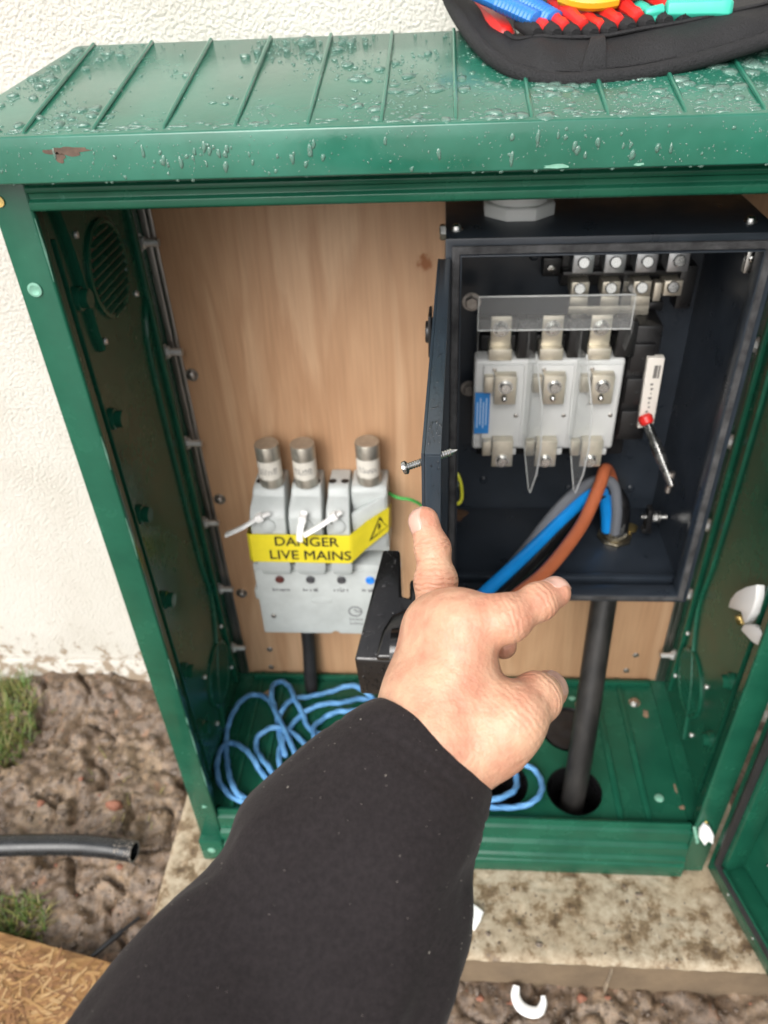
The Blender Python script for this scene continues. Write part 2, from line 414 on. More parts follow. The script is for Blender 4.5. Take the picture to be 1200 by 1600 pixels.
sw = N(M_SKIN, 'ShaderNodeMath', operation='MULTIPLY'); LK(M_SKIN, sn.outputs[0], sw.inputs[0]); LK(M_SKIN, sep.outputs['Y'], sw.inputs[1])
nb = addbump(M_SKIN, s1.outputs['Fac'], 0.35, 0.004)
nb = addbump(M_SKIN, sw.outputs[0], 0.60, 0.0005, nb)
nb = addbump(M_SKIN, s3.outputs['Fac'], 0.45, 0.0014, nb)
nb = addbump(M_SKIN, s2.outputs['Distance'], 0.22, 0.0007, nb)
LK(M_SKIN, nb, BS(M_SKIN).inputs['Normal'])
M_NAIL = mat('finger_nail', (0.62, 0.365, 0.29), 0.28, vary=0.1, vscale=120, sss=0.1)

# ------------------------------------------------------------------ geometry helpers
WL = {}                                   # world origin of every object
def box(x0, x1, y0, y1, z0, z1):
    v = [(x, y, z) for z in (z0, z1) for y in (y0, y1) for x in (x0, x1)]
    f = [(0, 2, 3, 1), (4, 5, 7, 6), (0, 1, 5, 4), (2, 6, 7, 3), (0, 4, 6, 2), (1, 3, 7, 5)]
    return v, f
def merge(*parts):
    V, F = [], []
    for v, f in parts:
        o = len(V)
        V += [tuple(p) for p in v]
        F += [tuple(i + o for i in q) for q in f]
    return V, F
def frame_of(d):
    d = Vector(d).normalized()
    a = Vector((0, 0, 1)) if abs(d.z) < 0.9 else Vector((1, 0, 0))
    u = d.cross(a).normalized()
    return u, d.cross(u).normalized(), d
def rev(p, d, prof, n=16, rot=0.0, cap=True):
    """solid of revolution: prof = [(distance along d, radius)]"""
    u, w, d = frame_of(d)
    p = Vector(p)
    V, F = [], []
    for s, r in prof:
        for i in range(n):
            a = rot + 2 * math.pi * i / n
            V.append(tuple(p + d * s + (u * math.cos(a) + w * math.sin(a)) * r))
    for k in range(len(prof) - 1):
        for i in range(n):
            j = (i + 1) % n
            F.append((k * n + i, k * n + j, (k + 1) * n + j, (k + 1) * n + i))
    if cap:
        F.append(tuple(range(n - 1, -1, -1)))
        F.append(tuple(range((len(prof) - 1) * n, len(prof) * n)))
    return V, F
def cyl(p0, p1, r0, r1=None, n=16):
    p0, p1 = Vector(p0), Vector(p1)
    d = p1 - p0
    return rev(p0, d, [(0, r0), (d.length, r0 if r1 is None else r1)], n)
def spline(pts, per=8, closed=False):
    P = [Vector(p) for p in pts]
    out = []
    n = len(P)
    rng = n if closed else n - 1
    for i in range(rng):
        if closed:
            a, b, c, d = P[(i - 1) % n], P[i], P[(i + 1) % n], P[(i + 2) % n]
        else:
            a, b, c, d = P[max(i - 1, 0)], P[i], P[i + 1], P[min(i + 2, n - 1)]
        for k in range(per):
            t = k / per
            out.append(0.5 * ((2 * b) + (c - a) * t + (2 * a - 5 * b + 4 * c - d) * t * t + (3 * b - a - 3 * c + d) * t ** 3))
    if not closed:
        out.append(P[-1])
    return out
def sweep(path, rad, n=12, lobes=0, lobe_amp=0.0, pitch=0.03, cap=True, squash=1.0, closed=False):
    path = [Vector(p) for p in path]
    V, F = [], []
    m = len(path)
    T = []
    for i in range(m):
        if closed:
            t = path[(i + 1) % m] - path[(i - 1) % m]
        else:
            t = path[min(i + 1, m - 1)] - path[max(i - 1, 0)]
        T.append(t.normalized() if t.length > 1e-9 else Vector((0, 0, 1)))
    u, w, _ = frame_of(T[0])
    L = 0.0
    for i in range(m):
        if i:
            L += (path[i] - path[i - 1]).length
            q = T[i - 1].rotation_difference(T[i])
            u = q @ u
            u = (u - T[i] * u.dot(T[i])).normalized()
        w = T[i].cross(u)
        r = rad[i] if isinstance(rad, (list, tuple)) else rad
        ph = 2 * math.pi * L / pitch
        for k in range(n):
            a = 2 * math.pi * k / n
            rr = r * (1 + lobe_amp * math.cos(lobes * (a - ph / max(lobes, 1)))) if lobes else r
            V.append(tuple(path[i] + u * math.cos(a) * rr + w * math.sin(a) * rr * squash))
    for i in range(m if closed else m - 1):
        i2 = (i + 1) % m
        for k in range(n):
            j = (k + 1) % n
            F.append((i * n + k, i * n + j, i2 * n + j, i2 * n + k))
    if cap and not closed:
        F.append(tuple(range(n - 1, -1, -1)))
        F.append(tuple(range((m - 1) * n, m * n)))
    return V, F
def prism(poly, off):
    n = len(poly)
    o = Vector(off)
    V = [tuple(p) for p in poly] + [tuple(Vector(p) + o) for p in poly]
    F = [tuple(range(n)), tuple(range(2 * n - 1, n - 1, -1))]
    for i in range(n):
        j = (i + 1) % n
        F.append((i, i + n, j + n, j))
    return V, F
def mesh_of(name, v, f, m, smooth=False, bevel=0.0, seg=2, angle=35, fixn=True):
    me = bpy.data.meshes.new(name)
    me.from_pydata([tuple(p) for p in v], [], f)
    me.validate()
    if bevel or fixn:
        bm = bmesh.new()
        bm.from_mesh(me)
        if fixn:
            bmesh.ops.recalc_face_normals(bm, faces=bm.faces)
        if bevel:
            ed = [e for e in bm.edges if len(e.link_faces) == 2 and e.calc_face_angle(0) > math.radians(28)]
            bmesh.ops.bevel(bm, geom=ed, offset=bevel, segments=seg, affect='EDGES', profile=0.5, clamp_overlap=True)
        bm.to_mesh(me)
        bm.free()
    if smooth or bevel:
        me.polygons.foreach_set('use_smooth', [True] * len(me.polygons))
        me.set_sharp_from_angle(angle=math.radians(angle))
    for mm in (m if isinstance(m, (list, tuple)) else [m]):
        me.materials.append(mm)
    return me
def link(name, data, loc, parent):
    o = bpy.data.objects.new(name, data)
    COL.objects.link(o)
    loc = Vector(loc)
    WL[o] = loc
    if parent is not None:
        o.parent = parent
        o.location = loc - WL[parent]
    else:
        o.location = loc
    return o
def obj(name, vf, m, parent=None, smooth=False, bevel=0.0, seg=2, angle=35, origin=None, fixn=True):
    """one mesh object; vertices given in world space"""
    v, f = vf
    A = np.array([tuple(p) for p in v], dtype=float)
    lo, hi = A.min(0), A.max(0)
    c = Vector((lo + hi) / 2)
    if parent is None:
        c.z = lo[2]
    if origin is not None:
        c = Vector(origin)
    A = A - np.array(c)
    me = mesh_of(name, A.tolist(), f, m, smooth, bevel, seg, angle, fixn)
    return link(name, me, c, parent)
def tag(o, label=None, cat=None, group=None, kind=None):
    if label: o['label'] = label
    if cat: o['category'] = cat
    if group: o['group'] = group
    if kind: o['kind'] = kind
    return o
def thing(name, loc, label, cat, group=None):
    o = link(name, None, loc, None)
    o.empty_display_size = 0.05
    return tag(o, label, cat, group)
SHARED = {}
def put(name, key, build, m, loc, d, parent, smooth=True, bevel=0.0, roll=0.0):
    """instance of a small shared mesh built along +Z, turned so that +Z points along d"""
    if key not in SHARED:
        v, f = build()
        SHARED[key] = mesh_of(key, v, f, m, smooth, bevel)
    o = link(name, SHARED[key], loc, parent)
    q = Vector((0, 0, 1)).rotation_difference(Vector(d).normalized())
    o.rotation_mode = 'QUATERNION'
    o.rotation_quaternion = q @ Matrix.Rotation(roll, 3, 'Z').to_quaternion()
    return o
def pan_screw(r=0.004, h=0.0025, slot=True):
    def b():
        a = rev((0, 0, 0), (0, 0, 1), [(0, r * 1.0), (h * 0.5, r), (h * 0.85, r * 0.8), (h, r * 0.4)], 12)
        if slot:
            return merge(a, box(-r * 0.9, r * 0.9, -r * 0.12, r * 0.12, h * 0.9, h * 1.03))
        return a
    return b
def hex_bolt(r=0.006, h=0.004, rod=0.0035, rodlen=0.02, washer=True):
    def b():
        p = [rev((0, 0, 0.001), (0, 0, 1), [(0, r), (h * 0.8, r), (h, r * 0.85)], 6)]
        if washer:
            p.append(rev((0, 0, 0), (0, 0, 1), [(0, r * 1.35), (0.001, r * 1.35)], 16))
        if rodlen:
            pr = []
            k = 0
            z = 0.0
            while z < rodlen:
                pr.append((z, rod if k % 2 else rod * 0.86)); z += 0.0009; k += 1
            p.append(rev((0, 0, h), (0, 0, 1), pr, 10))
        return merge(*p)
    return b
DG = None
def text_vf(s, size, extrude=0.0, bold=0.0):
    cu = bpy.data.curves.new('txt', 'FONT')
    cu.body = s
    cu.size = size
    cu.offset = bold
    cu.align_x = 'CENTER'
    cu.align_y = 'CENTER'
    cu.fill_mode = 'FRONT'
    cu.resolution_u = 3
    o = bpy.data.objects.new('txt', cu)
    COL.objects.link(o)
    bpy.context.view_layer.update()
    me = bpy.data.meshes.new_from_object(o.evaluated_get(bpy.context.evaluated_depsgraph_get()))
    v = [tuple(p.co) for p in me.vertices]
    f = [tuple(p.vertices) for p in me.polygons]
    bpy.data.objects.remove(o)
    bpy.data.meshes.remove(me)
    bpy.data.curves.remove(cu)
    return v, f

# lattice noise in numpy
def vnoise(x, y, seed=0):
    def h(i, j):
        n = (i * 374761393 + j * 668265263 + seed * 974634777) & 0xFFFFFFFF
        n = ((n ^ (n >> 13)) * 1274126177) & 0xFFFFFFFF
        return ((n ^ (n >> 16)) & 0xFFFF) / 65535.0
    xi = np.floor(x).astype(np.int64); yi = np.floor(y).astype(np.int64)
    fx = x - xi; fy = y - yi
    fx = fx * fx * (3 - 2 * fx); fy = fy * fy * (3 - 2 * fy)
    a, b, c, d = h(xi, yi), h(xi + 1, yi), h(xi, yi + 1), h(xi + 1, yi + 1)
    return (a * (1 - fx) + b * fx) * (1 - fy) + (c * (1 - fx) + d * fx) * fy
def fbm(x, y, octs=4, seed=0, gain=0.5):
    s = 0; a = 1; t = 0
    for k in range(octs):
        s = s + a * vnoise(x * 2 ** k + 17.3 * k, y * 2 ** k - 9.1 * k, seed + k); t += a; a *= gain
    return s / t
def grid_vf(xs, ys, zfun):
    X, Y = np.meshgrid(xs, ys)
    Z = zfun(X, Y)
    nx, ny = len(xs), len(ys)
    V = np.stack([X, Y, Z], -1).reshape(-1, 3)
    i = np.arange(nx * ny).reshape(ny, nx)
    F = np.stack([i[:-1, :-1], i[:-1, 1:], i[1:, 1:], i[1:, :-1]], -1).reshape(-1, 4)
    return V, F
HAND_BONES=[
 ((-0.054, -0.4441, 0.8298),0.027,(-0.019, -0.4155, 0.8517),0.0235),
 ((-0.0261, -0.4067, 0.8525),0.019,(-0.0208, -0.3665, 0.8685),0.0125),
 ((-0.0214, -0.4107, 0.8534),0.02,(-0.0168, -0.3685, 0.8771),0.013),
 ((-0.0162, -0.414, 0.8534),0.02,(-0.0103, -0.3728, 0.8838),0.0135),
 ((-0.0097, -0.4162, 0.8513),0.0195,(-0.0032, -0.3795, 0.8891),0.0125),
 ((-0.0198, -0.395, 0.8606),0.019,(-0.0019, -0.3975, 0.8634),0.0175),
 ((-0.004, -0.416, 0.8475),0.017,(0.0126, -0.4113, 0.8601),0.0165),
 ((-0.0141, -0.3817, 0.8675),0.015,(-0.0042, -0.3855, 0.8729),0.0125),
]
HAND_FINGERS={
 'pinky':[((-0.0186, -0.3509, 0.859),0.0112),((-0.0171, -0.3343, 0.8774),0.0098),((-0.0188, -0.3216, 0.8878),0.009),((-0.0235, -0.3102, 0.8967),0.008)],
 'index':[((-0.0026, -0.3774, 0.8902),0.0116),((0.015, -0.3781, 0.8953),0.0098),((0.0296, -0.3691, 0.8972),0.0085),((0.0375, -0.3625, 0.8966),0.0074)],
 'middle':[((-0.0103, -0.3719, 0.885),0.0125),((0.0058, -0.3455, 0.8631),0.01),((0.0153, -0.3446, 0.8533),0.0085),((0.0165, -0.359, 0.8573),0.0066)],
 'ring':[((-0.0168, -0.3675, 0.8783),0.012),((-0.0058, -0.341, 0.8538),0.01),((0.0011, -0.3424, 0.8412),0.0085),((-0.0016, -0.3545, 0.8422),0.0075)],
 'thumb':[((0.0084, -0.4141, 0.8569),0.016),((0.0182, -0.4082, 0.8668),0.0128),((0.0281, -0.398, 0.8659),0.0112),((0.0353, -0.3856, 0.8565),0.0092)],
}
SLEEVE=[
 ((-0.0172, -0.4118, 0.8497),(0.0248, -0.0095, -0.0155)),
 ((-0.0202, -0.4155, 0.8485),(0.0285, -0.0105, -0.0173)),
 ((-0.0326, -0.4315, 0.8439),(0.0396, -0.0089, -0.0166)),
 ((-0.044, -0.4483, 0.8363),(0.0484, -0.0049, -0.0122)),
 ((-0.0567, -0.4704, 0.8252),(0.0548, -0.0026, -0.0101)),
 ((-0.0702, -0.4929, 0.8154),(0.0611, -0.0013, -0.0091)),
 ((-0.0815, -0.5128, 0.8053),(0.0679, 0.0026, -0.0047)),
 ((-0.0961, -0.54, 0.7878),(0.0755, 0.0038, -0.004)),
 ((-0.1138, -0.5698, 0.7755),(0.0801, 0.0062, -0.0014)),
]
ROPE=[
 (-0.126, 0.223, 0.108),
 (-0.162, 0.243, 0.114),
 (-0.202, 0.235, 0.106),
 (-0.238, 0.227, 0.102),
 (-0.26, 0.214, 0.111),
 (-0.274, 0.192, 0.113),
 (-0.279, 0.173, 0.104),
 (-0.269, 0.144, 0.104),
 (-0.264, 0.093, 0.113),
 (-0.245, 0.064, 0.11),
 (-0.217, 0.065, 0.102),
 (-0.23, 0.089, 0.107),
 (-0.282, 0.179, 0.114),
 (-0.304, 0.215, 0.107),
 (-0.329, 0.229, 0.102),
 (-0.347, 0.211, 0.11),
 (-0.357, 0.174, 0.113),
 (-0.36, 0.145, 0.104),
 (-0.35, 0.101, 0.104),
 (-0.331, 0.053, 0.113),
 (-0.314, 0.032, 0.111),
 (-0.294, 0.027, 0.103),
 (-0.26, 0.028, 0.106),
 (-0.265, 0.01, 0.114),
 (-0.305, 0.022, 0.108),
 (-0.333, 0.038, 0.102),
 (-0.352, 0.058, 0.109),
 (-0.36, 0.086, 0.114),
 (-0.361, 0.12, 0.105),
 (-0.345, 0.129, 0.103),
 (-0.319, 0.109, 0.112),
 (-0.301, 0.089, 0.112),
 (-0.288, 0.074, 0.103),
 (-0.253, 0.045, 0.105),
 (-0.275, 0.076, 0.114),
 (-0.294, 0.099, 0.109),
 (-0.308, 0.124, 0.102),
 (-0.305, 0.142, 0.108),
 (-0.283, 0.153, 0.114),
 (-0.26, 0.154, 0.106),
 (-0.238, 0.139, 0.103),
 (-0.206, 0.105, 0.111),
 (-0.184, 0.128, 0.113),
 (-0.226, 0.16, 0.104),
 (-0.241, 0.188, 0.105),
 (-0.257, 0.211, 0.113),
 (-0.271, 0.241, 0.11),
 (-0.29, 0.259, 0.102),
 (-0.3, 0.245, 0.108),
 (-0.297, 0.216, 0.114),
 (-0.283, 0.18, 0.107),
 (-0.266, 0.121, 0.102),
 (-0.257, 0.104, 0.111),
 (-0.264, 0.13, 0.113),
 (-0.256, 0.166, 0.104),
 (-0.239, 0.193, 0.104),
 (-0.209, 0.203, 0.113),
 (-0.177, 0.209, 0.111),
 (-0.146, 0.225, 0.102),
 (-0.107, 0.211, 0.107),
 (-0.148, 0.191, 0.114),
 (-0.184, 0.192, 0.108),
 (-0.207, 0.181, 0.102),
 (-0.218, 0.151, 0.11),
 (-0.191, 0.103, 0.113),
 (-0.119, 0.077, 0.105),
 (-0.021, 0.049, 0.103),
 (0.054, 0.035, 0.112),
 (0.092, 0.049, 0.112),
 (0.102, 0.075, 0.103),
 (0.096, 0.101, 0.106),
 (0.087, 0.112, 0.114),
 (0.111, 0.103, 0.109),
 (0.133, 0.092, 0.102),
 (0.138, 0.061, 0.109),
 (0.125, 0.036, 0.114),
 (0.103, 0.03, 0.106),
 (0.071, 0.029, 0.103),
 (0.035, 0.026, 0.112),
]
CORE_BROWN=[(0.223, 0.228, 0.473),(0.219, 0.23, 0.507),(0.208, 0.222, 0.552),(0.192, 0.2, 0.586),(0.179, 0.165, 0.584),(0.156, 0.12, 0.564),(0.127, 0.075, 0.555),(0.098, 0.035, 0.552),(0.067, 0.0, 0.553),(0.035, -0.03, 0.541),(0.004, -0.06, 0.528)]
CORE_BLUE=[(0.209, 0.21, 0.481),(0.204, 0.208, 0.512),(0.194, 0.202, 0.548),(0.173, 0.18, 0.562),(0.14, 0.145, 0.555),(0.105, 0.105, 0.546),(0.068, 0.06, 0.542),(0.031, 0.02, 0.534),(0.001, -0.02, 0.53),(-0.02, -0.05, 0.516)]
CORE_GREY=[(0.218, 0.203, 0.482),(0.215, 0.202, 0.522),(0.205, 0.204, 0.56),(0.18, 0.195, 0.571),(0.145, 0.165, 0.567),(0.116, 0.135, 0.552),(0.087, 0.1, 0.535),(0.051, 0.06, 0.517),(0.02, 0.03, 0.501),(-0.006, -0.01, 0.484)]
CORE_BLACK=[(0.23, 0.212, 0.479),(0.226, 0.212, 0.52),(0.209, 0.214, 0.544),(0.177, 0.185, 0.55),(0.144, 0.14, 0.546),(0.109, 0.095, 0.538),(0.072, 0.05, 0.532),(0.038, 0.015, 0.521),(0.009, -0.01, 0.495)]
HANDLE_OUT=[(-0.0908, -0.16, 0.6255),(-0.0696, -0.06, 0.6692),(-0.0531, -0.06, 0.6694),(-0.0507, -0.1019, 0.649),(-0.0429, -0.1036, 0.6483),(-0.0433, -0.0873, 0.6558),(-0.0302, -0.0862, 0.6565),(-0.0256, -0.1635, 0.6262)]
HANDLE_SCOOP=[(-0.0714, -0.1612, 0.6257),(-0.0669, -0.1367, 0.6343),(-0.0588, -0.1222, 0.6401),(-0.0426, -0.1152, 0.6433),(-0.0298, -0.1152, 0.6435),(-0.0279, -0.1623, 0.6265)]
BAG_PIPE=[(-0.0218, 0.24, 1.1149),(-0.0103, 0.19, 1.0909),(0.0012, 0.135, 1.0762),(0.0156, 0.085, 1.0629),(0.0332, 0.055, 1.0534),(0.0518, 0.042, 1.0478),(0.0751, 0.036, 1.0453),(0.1031, 0.036, 1.0461),(0.1316, 0.04, 1.0476),(0.16, 0.045, 1.0514),(0.1931, 0.052, 1.057),(0.2261, 0.06, 1.064),(0.268, 0.07, 1.0746)]
BAG_STITCH=[(-0.0009, 0.25, 1.1186),(0.0123, 0.2, 1.0918),(0.0245, 0.15, 1.0801),(0.0348, 0.11, 1.0707),(0.0437, 0.09, 1.0671),(0.0583, 0.078, 1.0695),(0.0793, 0.07, 1.0688),(0.1057, 0.07, 1.0687),(0.1342, 0.072, 1.0721),(0.1629, 0.076, 1.0749),(0.1966, 0.082, 1.0794),(0.2307, 0.09, 1.0845),(0.2735, 0.1, 1.0944)]
# ================================================================== the setting
def near_ground(X, Y):
    base = np.interp(Y, [-0.6, -0.30, -0.14, 0.0, 0.2, 0.34], [-0.10, -0.092, -0.075, -0.045, -0.020, 0.004])
    right = np.clip((X + 0.40) / 0.15, 0, 1)
    base = base * (1 - right) + np.minimum(base, -0.078) * right
    c = fbm(X * 9, Y * 9, 4, 3) - 0.5
    lump = np.abs(fbm(X * 22, Y * 22, 3, 11) - 0.5) * 2
    fine = fbm(X * 70, Y * 70, 3, 21) - 0.5
    amp = np.where(X < -0.43, 1.0, 0.45)
    z = base + amp * (0.044 * c + 0.024 * (0.35 - lump)) + (0.006 + 0.010 * amp) * fine + 0.006 * (fbm(X * 160, Y * 160, 2, 27) - 0.5)
    crack = np.clip(1 - np.abs(fbm(X * 14 + 3, Y * 14, 2, 31) - 0.5) * 22, 0, 1)
    z -= amp * 0.026 * crack
    # heap of spoil against the wall
    z += 0.035 * np.exp(-(((X + 0.72) / 0.10) ** 2 + ((Y - 0.31) / 0.05) ** 2))
    z += 0.014 * np.exp(-(((X + 0.50) / 0.05) ** 2 + ((Y - 0.30) / 0.06) ** 2))
    inslab = (X > -0.42) & (X < 0.44) & (Y > -0.125)
    z = np.where(inslab, np.minimum(z, -0.06), z)
    far = np.clip((np.hypot(X + 0.2, Y) - 1.1) / 1.5, 0, 1)
    return z * (1 - far) + (-0.06) * far
xs = np.concatenate([-np.geomspace(60, 1.25, 26), np.arange(-1.2, 0.75, 0.0045), np.geomspace(0.8, 60, 26)])
ys = np.concatenate([-np.geomspace(60, 0.62, 26), np.arange(-0.6, 0.38, 0.0045), np.geomspace(0.42, 60, 12)])
gv, gf = grid_vf(xs, ys, near_ground)
me = bpy.data.meshes.new('ground')
me.from_pydata(gv.tolist(), [], gf.tolist())
me.polygons.foreach_set('use_smooth', [True] * len(me.polygons))
me.materials.append(M_MUD)
ground = link('ground', me, (0, 0, 0), None)
tag(ground, kind='structure')
def gz(x, y):
    return float(near_ground(np.array([[x]]), np.array([[y]]))[0, 0])

# house wall: rendered face with a slightly proud painted base course
hw = thing('house_wall', (0, 0.34, 0), 'cream rough-rendered house wall behind the green cabinet', 'wall')
obj('render_face', box(-9, 9, 0.342, 0.60, 0.062, 3.2), M_WALL, hw, origin=(0, 0.342, 0.0))
obj('base_course', box(-9, 9, 0.334, 0.598, -0.2, 0.060), M_WALL, hw, bevel=0.003, origin=(0, 0.334, 0.0))

# concrete plinth
slab = thing('concrete_plinth', (0, 0.1, -0.09), 'stained pale concrete slab under the green cabinet', 'concrete slab')
sx_ = np.linspace(-0.436, 0.452, 223); sy_ = np.linspace(-0.137, 0.332, 118)
def slab_z(X, Y):
    z = 0.0045 * (fbm(X * 30, Y * 30, 4, 5) - 0.62) - 0.003 * np.clip(fbm(X * 90, Y * 90, 2, 8) - 0.62, 0, 1) * 4
    edge = np.minimum.reduce([X + 0.436, 0.452 - X, Y + 0.137])
    z = np.minimum(z, -0.001)
    inside = (np.abs(X) < 0.37) & (Y > 0.0)
    z = np.where(inside, -0.003, z)
    return z - 0.006 * np.exp(-edge / 0.004) * (0.6 + fbm(X * 60, Y * 60, 2, 9))
tv, tf = grid_vf(sx_, sy_, slab_z)
tv = tv.tolist(); tf = [tuple(q) for q in tf.tolist()]
nx_, ny_ = len(sx_), len(sy_)
TV, ev, ef = tv, [], []
def skirt(idx):
    tv, tf = ev, ef
    o = len(tv)
    for k in idx:
        p = TV[k]; tv.append((p[0], p[1] , p[2] - 0.0005))
    q = len(idx)
    for k in idx:
        p = TV[k]
        tv.append((p[0], p[1], -0.10))
    for a in range(q - 1):
        tf.append((o + a, o + a + 1, o + q + a + 1, o + q + a))
skirt(list(range(nx_)))
skirt([k * nx_ for k in range(ny_)])
skirt([k * nx_ + nx_ - 1 for k in range(ny_)])
obj('slab', (tv, tf), M_CONC, slab, smooth=True, angle=50)
obj('slab_edge', (ev, ef), M_EDGE, slab, smooth=True, angle=40)
obj('mortar_drip', sweep(spline([(0.222, -0.139, -0.012), (0.221, -0.1395, -0.045), (0.219, -0.140, -0.085)], 5), [0.004] * 6 + [0.0055] * 5, 8, squash=0.35), mat('pale_mortar', (0.34, 0.27, 0.19), 0.9, vary=0.5, vscale=60), slab, smooth=True)

# ================================================================== the green cabinet
cab = thing('electrical_cabinet', (0, 0.15, 0), 'open green moulded plastic electrical cabinet, lid wet with rain', 'cabinet')
XO, XI = 0.376, 0.366           # outer / inner faces of the side panels
LF, LB, ZL, ZT, ZP, YP = -0.0285, 0.332, 0.998, 1.031, 1.069, 0.150
HX, PX = 0.392, 0.337
lv = [(-HX, LF, ZL), (HX, LF, ZL), (HX, LB, ZL), (-HX, LB, ZL),
      (-HX, LF, ZT), (HX, LF, ZT), (HX, LB, ZT), (-HX, LB, ZT), (-PX, YP, ZP), (PX, YP, ZP)]
lf = [(0, 3, 2, 1), (0, 1, 5, 4), (1, 2, 6, 5), (2, 3, 7, 6), (3, 0, 4, 7), (4, 5, 9, 8), (6, 7, 8, 9), (7, 4, 8), (5, 6, 9)]
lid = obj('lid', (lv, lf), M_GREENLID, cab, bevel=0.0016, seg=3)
tag(lid, 'ribbed hipped green lid covered in rain drops')
def lid_z(y):
    return ZT + (y - LF) * (ZP - ZT) / (YP - LF) if y <= YP else ZP - (y - YP) * (ZP - ZT) / (LB - YP)
sl_n = Vector((0, -(ZP - ZT), YP - LF)).normalized()
RIBX = [-0.3215 + 0.0527 * k for k in range(13)]
def rib_prof():
    y0, y1 = LF + 0.006, YP
    pts = [(0, y0 - 0.002, lid_z(y0) - 0.0022), (0, y0 + 0.002, lid_z(y0) + 0.0008), (0, y0 + 0.03, lid_z(y0 + 0.03) + 0.0012), (0, y1, lid_z(y1) + 0.0008), (0, y1 + 0.008, lid_z(y1 + 0.008) - 0.002)]
    return sweep([Vector(p) for p in pts], [0.0010, 0.0015, 0.0018, 0.0017, 0.0014], 8)
ribv, ribf = rib_prof()
rc = Vector((0, (LF + YP) / 2, lid_z((LF + YP) / 2)))
rib_me = mesh_of('rib', [tuple(Vector(p) - rc) for p in ribv], ribf, M_GREENLID, True)
for x in RIBX:
    link('rib', rib_me, (x, rc.y, rc.z), lid)

# water on the lid
def drop_mesh(items, n=10):
    V, F = [], []
    for c, nrm, up, rx, ry, h, ph in items:
        nrm = Vector(nrm); up = Vector(up)
        side = up.cross(nrm).normalized()
        o = len(V)
        a1, a2 = ph * 1.3, ph * 2.7
        for ring, (s, hh) in enumerate(((1.0, 0.0), (0.86, 0.55), (0.5, 0.92))):
            for k in range(n):
                a = 2 * math.pi * k / n
                q = 1 + 0.16 * math.sin(2 * a + a1) + 0.13 * math.sin(3 * a + a2)
                V.append(tuple(Vector(c) + side * (math.cos(a) * rx * s * q) + up * (math.sin(a) * ry * s * q) + nrm * (h * hh - (0.0002 if ring == 0 else 0))))
        V.append(tuple(Vector(c) + nrm * h))
        for r in range(2):
            for k in range(n):
                j = (k + 1) % n
                F.append((o + r * n + k, o + r * n + j, o + (r + 1) * n + j, o + (r + 1) * n + k))
        for k in range(n):
            F.append((o + 2 * n + k, o + 2 * n + (k + 1) % n, o + 3 * n))
    return V, F
slope_up = Vector((0, YP - LF, ZP - ZT)).normalized()
items = []
cx_ = RNG.uniform(-0.36, 0.37, 26000); cy_ = RNG.uniform(LF + 0.004, YP - 0.002, 26000)
den = fbm(cx_ * 14, cy_ * 14, 3, 41)
keep = RNG.random(26000) < np.clip((den - 0.36) * 3.0 + np.where(cx_ > -0.17, 0.22, -0.12), 0.03, 1)
for x, y in zip(cx_[keep].tolist(), cy_[keep].tolist()):
    if len(items) > 6200: break
    if abs(x) > HX - (HX - PX) * (y - LF) / (YP - LF) - 0.004: continue
    if min(abs(x - rx_) for rx_ in RIBX) < 0.0035: continue
    u = random.random()
    r = 0.0004 + 0.0010 * u ** 2 if random.random() < 0.92 else random.uniform(0.0014, 0.0046)
    items.append(((x, y, lid_z(y)), sl_n, slope_up, r * random.uniform(0.9, 1.7), r * random.uniform(0.8, 1.4), r * random.uniform(0.32, 0.55), random.uniform(0, 6.28)))
for k in range(190):                                                  # beads along the front edge
    x = random.uniform(-0.37, 0.37)
    y = LF + 0.004 + abs(random.gauss(0, 0.006)); r = random.uniform(0.0006, 0.0022)
    items.append(((x, y, lid_z(y) + 0.0002), sl_n, slope_up, r * random.uniform(1.2, 3.0), r * 0.7, r * 0.4, random.uniform(0, 6.28)))
fy = Vector((0, -1, 0)); fz = Vector((0, 0, 1))
for k in range(620):
    x = random.uniform(-0.38, 0.38); z = random.uniform(ZL + 0.003, ZT - 0.004)
    r = random.uniform(0.0003, 0.0008) if random.random() < 0.94 else random.uniform(0.0009, 0.0017)
    items.append(((x, LF, z), fy, fz, r, r * random.uniform(1, 1.4), r * 0.45, random.uniform(0, 6.28)))
for k in range(46):                                                   # drips running down the front
    x = random.choice([-0.345, -0.235, -0.20, -0.165, -0.12, -0.11, -0.09, 0.05, 0.06, 0.09]) + random.uniform(-0.03, 0.03) if k < 30 else random.uniform(-0.37, 0.37)
    z = random.uniform(ZL + 0.008, ZT - 0.010); r = random.uniform(0.0011, 0.0021)
    items.append(((x, LF, z), fy, fz, r, r * random.uniform(1.5, 3.0), r * 0.5, random.uniform(0, 6.28)))
for k in range(26):                                                   # hanging from the lower edge
    r = random.uniform(0.0012, 0.0022)
    items.append(((random.uniform(-0.37, 0.37), LF + 0.002, ZL + 0.0005), Vector((0, -0.35, -0.94)), Vector((0, -0.94, 0.35)), r, r, r * 1.1, 0))
wd = obj('rain_drops', drop_mesh(items, 8), M_WATER, lid, smooth=True, angle=180)
tag(wd, 'rain drops beading on the lid', kind='stuff')
